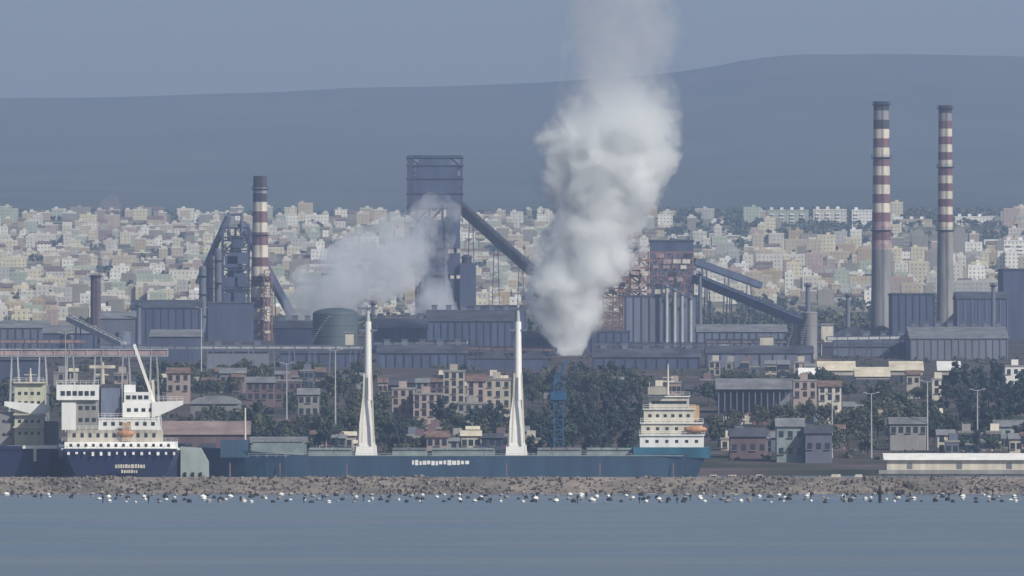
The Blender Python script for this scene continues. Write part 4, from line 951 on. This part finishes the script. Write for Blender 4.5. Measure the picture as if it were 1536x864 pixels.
# mussel-farm floats and stakes
def float_proto(m_, name):
    t = thing(name, '', 'float', (0,0,0)); q = M()
    q.lathe((0,0,0), [(.05,-.35),(.42,-.3),(.55,-.05),(.55,.4),(.42,.62),(.12,.66),(.1,.85),(.02,.86)], 12); q.build('drum', m_, t, world=False)
    q = M(); q.lathe((0,0,0), [(.555,.1),(.6,.15),(.6,.22),(.555,.27)], 12); q.build('rope_band', BLACK, t, world=False); return t
FP = {'white': float_proto(WHITEP, 'float'), 'black': float_proto(BLACK, 'float'), 'grey': float_proto(CONC, 'float')}; fu = set()
RW = [(1965,'nearest row',150,1545,56),(2005,'second row',130,1545,62),(2045,'third row',-10,1545,58),(2085,'row nearest the mole',-10,1545,50)]
for D, lab, a_, b_, n in RW:
    cnt = {}
    for i in range(n):
        c = R.choices(['white','black','grey'], [4,4,3])[0]; o = FP[c]
        if c in fu: o = copy_tree(o)
        fu.add(c); px = a_+(b_-a_)*(i+R.uniform(.1,.9))/n; DD = D+R.uniform(-12,12)
        s = R.uniform(.5,1.05); o.location = (X(px,DD), DD, R.uniform(-.1,.1)); o.scale = (s*R.uniform(.9,1.5), s, s); o.rotation_euler = (R.uniform(-.2,.2), R.uniform(-.2,.2), R.uniform(0,6))
        cnt[c] = cnt.get(c, 0)+1
        o['label'] = f"{c} float, {ORD[cnt[c]-1]} {c} one from left in the {lab}"; o['group'] = f"{c} floats in the {lab}"; o['category'] = 'float'
def stake(px, D, h_, w_, label, group=None):
    t = thing('mooring_stake', label, 'stake', (X(px,D), D, 0), 0, group); q = M(); q.tube((0,0,-3), (R.uniform(-.1,.1),0,h_), w_, w_*.8, 8); q.build('post', BLACK if w_ > .3 else BARK, t, world=False)
    q = M(); q.lathe((0,0,h_*.55), [(w_,0),(w_*1.8,.1),(w_*1.8,.5),(w_,.6)], 10); q.build('collar', BLACK, t, world=False)
stake(1320, 1960, 3.4, .38, 'thick dark stake standing out of the nearest float rows at right')
for i in range(30):
    stake(10+51*i+R.uniform(0,45), R.uniform(1940,2095), R.uniform(.9,1.9), .14, f'thin brown stake, {ORD[i]} from left among the mussel-farm floats', 'thin stakes among the floats')

# ---------------------------------------------------------------- smoke, steam and haze
def vol_mat(name, col, dens, nscale, thr, aniso=.2, stops=None, z0=0, z1=1):
    m = bpy.data.materials.new(name); m.use_nodes = True; nt = m.node_tree; N = nt.nodes; L = nt.links; N.clear()
    out = N.new('ShaderNodeOutputMaterial'); v = N.new('ShaderNodeVolumePrincipled'); L.new(v.outputs[0], out.inputs['Volume'])
    v.inputs['Color'].default_value = (*col, 1); v.inputs['Anisotropy'].default_value = aniso
    tc = N.new('ShaderNodeTexCoord'); n = N.new('ShaderNodeTexNoise'); n.inputs['Scale'].default_value = nscale; n.inputs['Detail'].default_value = 5; n.inputs['Roughness'].default_value = .62
    L.new(tc.outputs['Object'], n.inputs[0])
    mr = N.new('ShaderNodeMapRange'); mr.interpolation_type = 'SMOOTHSTEP'; mr.inputs['From Min'].default_value = thr; mr.inputs['From Max'].default_value = thr+.22; L.new(n.outputs['Fac'], mr.inputs[0])
    sp = N.new('ShaderNodeSeparateXYZ'); L.new(tc.outputs['Object'], sp.inputs[0])
    mz = N.new('ShaderNodeMapRange'); mz.inputs['From Min'].default_value = z0; mz.inputs['From Max'].default_value = z1; L.new(sp.outputs[2], mz.inputs[0])
    cr = N.new('ShaderNodeValToRGB'); L.new(mz.outputs[0], cr.inputs[0]); el = cr.color_ramp.elements
    stops = stops or [(0,1),(1,1)]
    while len(el) < len(stops): el.new(.5)
    for e_, (p, c) in zip(el, stops): e_.position = p; e_.color = (c,c,c,1)
    k = N.new('ShaderNodeMath'); k.operation = 'MULTIPLY'; L.new(mr.outputs[0], k.inputs[0]); L.new(cr.outputs[0], k.inputs[1])
    k2 = N.new('ShaderNodeMath'); k2.operation = 'MULTIPLY'; L.new(k.outputs[0], k2.inputs[0]); k2.inputs[1].default_value = dens; L.new(k2.outputs[0], v.inputs['Density'])
    return m
def billows(name, axis, D, n, rr, rs, m_, voxel=1.6, disp=1.4, yflat=.8, origin=(0,0,0)):
    """lumpy cloud: spheres along an axis joined by a voxel remesh; axis rows are (py, pxc, pxr)"""
    bm = bmesh.new(); k = D/F; ys = [a_[0] for a_ in axis]
    def at(py):
        for (a_, b_, c_), (d_, e_, f_) in zip(axis, axis[1:]):
            if min(a_, d_) <= py <= max(a_, d_): t = (py-a_)/(d_-a_) if d_ != a_ else 0; return b_+(e_-b_)*t, c_+(f_-c_)*t
    y0, y1 = min(ys), max(ys); L_ = []
    st = 9
    py = y1
    while py > y0: cx, r = at(py); L_.append((cx, 0, py, r*.72)); py -= max(3, r*.35)
    for i in range(n):
        py = y0+(y1-y0)*rr.random(); cx, r = at(py); q = r*rr.uniform(*rs); an = rr.uniform(0, 2*PI); d = (r-q)*rr.uniform(.7,.97); L_.append((cx+math.cos(an)*d, math.sin(an)*d*yflat, py, q))
    for cx, dy, py, r in L_:
        bmesh.ops.create_icosphere(bm, subdivisions=2, radius=r*k, matrix=Matrix.Translation((X(cx,D)-origin[0], D+dy*k-origin[1], Z(py,D)-origin[2])))
    me = bpy.data.meshes.new(name); bm.to_mesh(me); bm.free(); o = bpy.data.objects.new(name, me); COL.objects.link(o); o.location = origin
    md = o.modifiers.new('r', 'REMESH'); md.mode = 'VOXEL'; md.voxel_size = voxel
    dg = bpy.context.evaluated_depsgraph_get(); me2 = bpy.data.meshes.new_from_object(o.evaluated_get(dg)); o.modifiers.clear(); o.data = me2; bpy.data.meshes.remove(me)
    for v in me2.vertices:
        v.co += v.normal*(noise.fractal(v.co*.09, 1, 2, 3)*disp*2+noise.fractal(v.co*.35, 1, 2, 2)*disp*.8)
    me2.materials.clear(); me2.materials.append(m_); o['kind'] = 'stuff'; return o
AX = [(538,855,20),(520,852,32),(500,850,45),(470,850,62),(440,850,72),(400,868,84),(360,888,84),(320,898,88),(280,906,96),(240,915,110),(200,920,106),(170,925,95),(140,926,86),(100,927,86),(50,929,89),(0,932,93),(-70,936,98)]
D = 4050; zq0, zq1 = Z(538,D), Z(-70,D)
def plume_mat():
    m = bpy.data.materials.new('white_plume'); m.use_nodes = True; nt = m.node_tree; N = nt.nodes; L = nt.links; N.clear()
    out = N.new('ShaderNodeOutputMaterial'); v = N.new('ShaderNodeVolumePrincipled'); L.new(v.outputs[0], out.inputs['Volume'])
    v.inputs['Color'].default_value = (.975,.99,.995,1); v.inputs['Anisotropy'].default_value = .25
    def mt(op, *a_):
        n = N.new('ShaderNodeMath'); n.operation = op
        for i, q in enumerate(a_):
            if isinstance(q, (int, float)): n.inputs[i].default_value = q
            else: L.new(q, n.inputs[i])
        return n.outputs[0]
    tc = N.new('ShaderNodeTexCoord'); sp = N.new('ShaderNodeSeparateXYZ'); L.new(tc.outputs['Object'], sp.inputs[0])
    H = zq1-zq0; t = mt('DIVIDE', sp.outputs[2], H); cr = N.new('ShaderNodeValToRGB'); L.new(t, cr.inputs[0]); el = cr.color_ramp.elements
    pts = [((Z(a_,D)-zq0)/H, (X(b_,D)-X(855,D)+30)/100, c_*D/F/60) for a_, b_, c_ in AX]
    while len(el) < len(pts): el.new(.5)
    for e_, (p_, cx, rr_) in zip(el, pts): e_.position = p_; e_.color = (cx, rr_, 0, 1)
    sc = N.new('ShaderNodeSeparateColor'); L.new(cr.outputs[0], sc.inputs[0])
    cx = mt('SUBTRACT', mt('MULTIPLY', sc.outputs[0], 100), 30); rd = mt('MULTIPLY', sc.outputs[1], 60)
    dx = mt('DIVIDE', mt('SUBTRACT', sp.outputs[0], cx), rd); dy = mt('DIVIDE', sp.outputs[1], mt('MULTIPLY', rd, .85))
    d = mt('SQRT', mt('ADD', mt('MULTIPLY', dx, dx), mt('MULTIPLY', dy, dy)))
    n1 = N.new('ShaderNodeTexNoise'); n1.inputs['Scale'].default_value = .062; n1.inputs['Detail'].default_value = 8; n1.inputs['Roughness'].default_value = .7; n1.inputs['Distortion'].default_value = .5; L.new(tc.outputs['Object'], n1.inputs[0])
    f_ = mt('SUBTRACT', mt('ADD', mt('SUBTRACT', 1.0, d), mt('MULTIPLY', mt('SUBTRACT', n1.outputs['Fac'], .5), 2.3)), 0.02)
    ed = N.new('ShaderNodeMapRange'); ed.interpolation_type = 'SMOOTHSTEP'; ed.inputs['From Min'].default_value = 0; ed.inputs['From Max'].default_value = .42; L.new(f_, ed.inputs[0])
    c2 = N.new('ShaderNodeValToRGB'); L.new(t, c2.inputs[0]); el = c2.color_ramp.elements; S = [(0,1.4),(.25,.85),(.56,.65),(.62,.16),(.7,.065),(1,.045)]
    while len(el) < len(S): el.new(.5)
    for e_, (p_, c_) in zip(el, S): e_.position = p_; e_.color = (c_,c_,c_,1)
    L.new(mt('MULTIPLY', mt('MULTIPLY', ed.outputs[0], c2.outputs[0]), .5), v.inputs['Density']); return m
AX = [(538,855,22),(520,853,34),(500,850,47),(470,850,62),(440,850,72),(400,868,84),(360,888,82),(320,900,86),(280,908,98),(240,915,110),(200,918,110),(170,925,98),(140,926,90),(100,927,90),(50,929,94),(0,932,98),(-70,936,104)]
D = 4050; zq0, zq1 = Z(538,D), Z(-70,D)
billows('steam_plume', [(a_, b_, c_*1.18) for a_, b_, c_ in AX], D, 300, random.Random(21), (.2,.5), plume_mat(), 1.8, 1.2, .85, (X(855,D), D, zq0))
D = 4480; ox = X(480,D)
st1 = vol_mat('thin_steam', (.95,.97,1), .1, .05, .31, .2, [(0,.8),(.5,1),(1,.3)], 0, 50)
billows('drifting_steam', [(495,455,34),(470,462,52),(435,500,78),(400,555,90),(365,595,72),(340,622,42)], D, 90, random.Random(4), (.3,.6), st1, 2, 1.5, .6, (ox, D, Z(495,D)))
D = 4590
st2 = vol_mat('furnace_steam', (.95,.97,1), .13, .06, .43, .2, [(0,.9),(.6,1),(1,.5)], 0, 60)
billows('furnace_steam', [(478,645,48),(450,650,42),(400,640,42),(350,648,45),(315,655,38),(300,655,24)], D, 90, random.Random(6), (.3,.6), st2, 1.8, 1.4, .6, (X(650,D), D-16, Z(478,D)))
D = 4400
st3 = vol_mat('chimney_smoke', (.8,.66,.68), .04, .1, .3, .2, None, 0, 50)
billows('chimney_smoke', [(412,143,7),(395,147,14),(360,155,22),(325,162,26),(300,170,18)], D, 40, random.Random(8), (.4,.7), st3, 1.8, 1, .8, (X(143,D), D, Z(412,D)))

hz = M(); hz.box(-9000, 9000, -800, 17010, -8, 760); 
hm = bpy.data.materials.new('haze_air'); hm.use_nodes = True; nt = hm.node_tree; nt.nodes.clear()
out = nt.nodes.new('ShaderNodeOutputMaterial'); v = nt.nodes.new('ShaderNodeVolumePrincipled'); nt.links.new(v.outputs[0], out.inputs['Volume'])
v.inputs['Density'].default_value = 7.0e-5; v.inputs['Color'].default_value = (.44,.59,.9,1); v.inputs['Anisotropy'].default_value = .0
o = hz.build('haze', hm); o['kind'] = 'stuff'
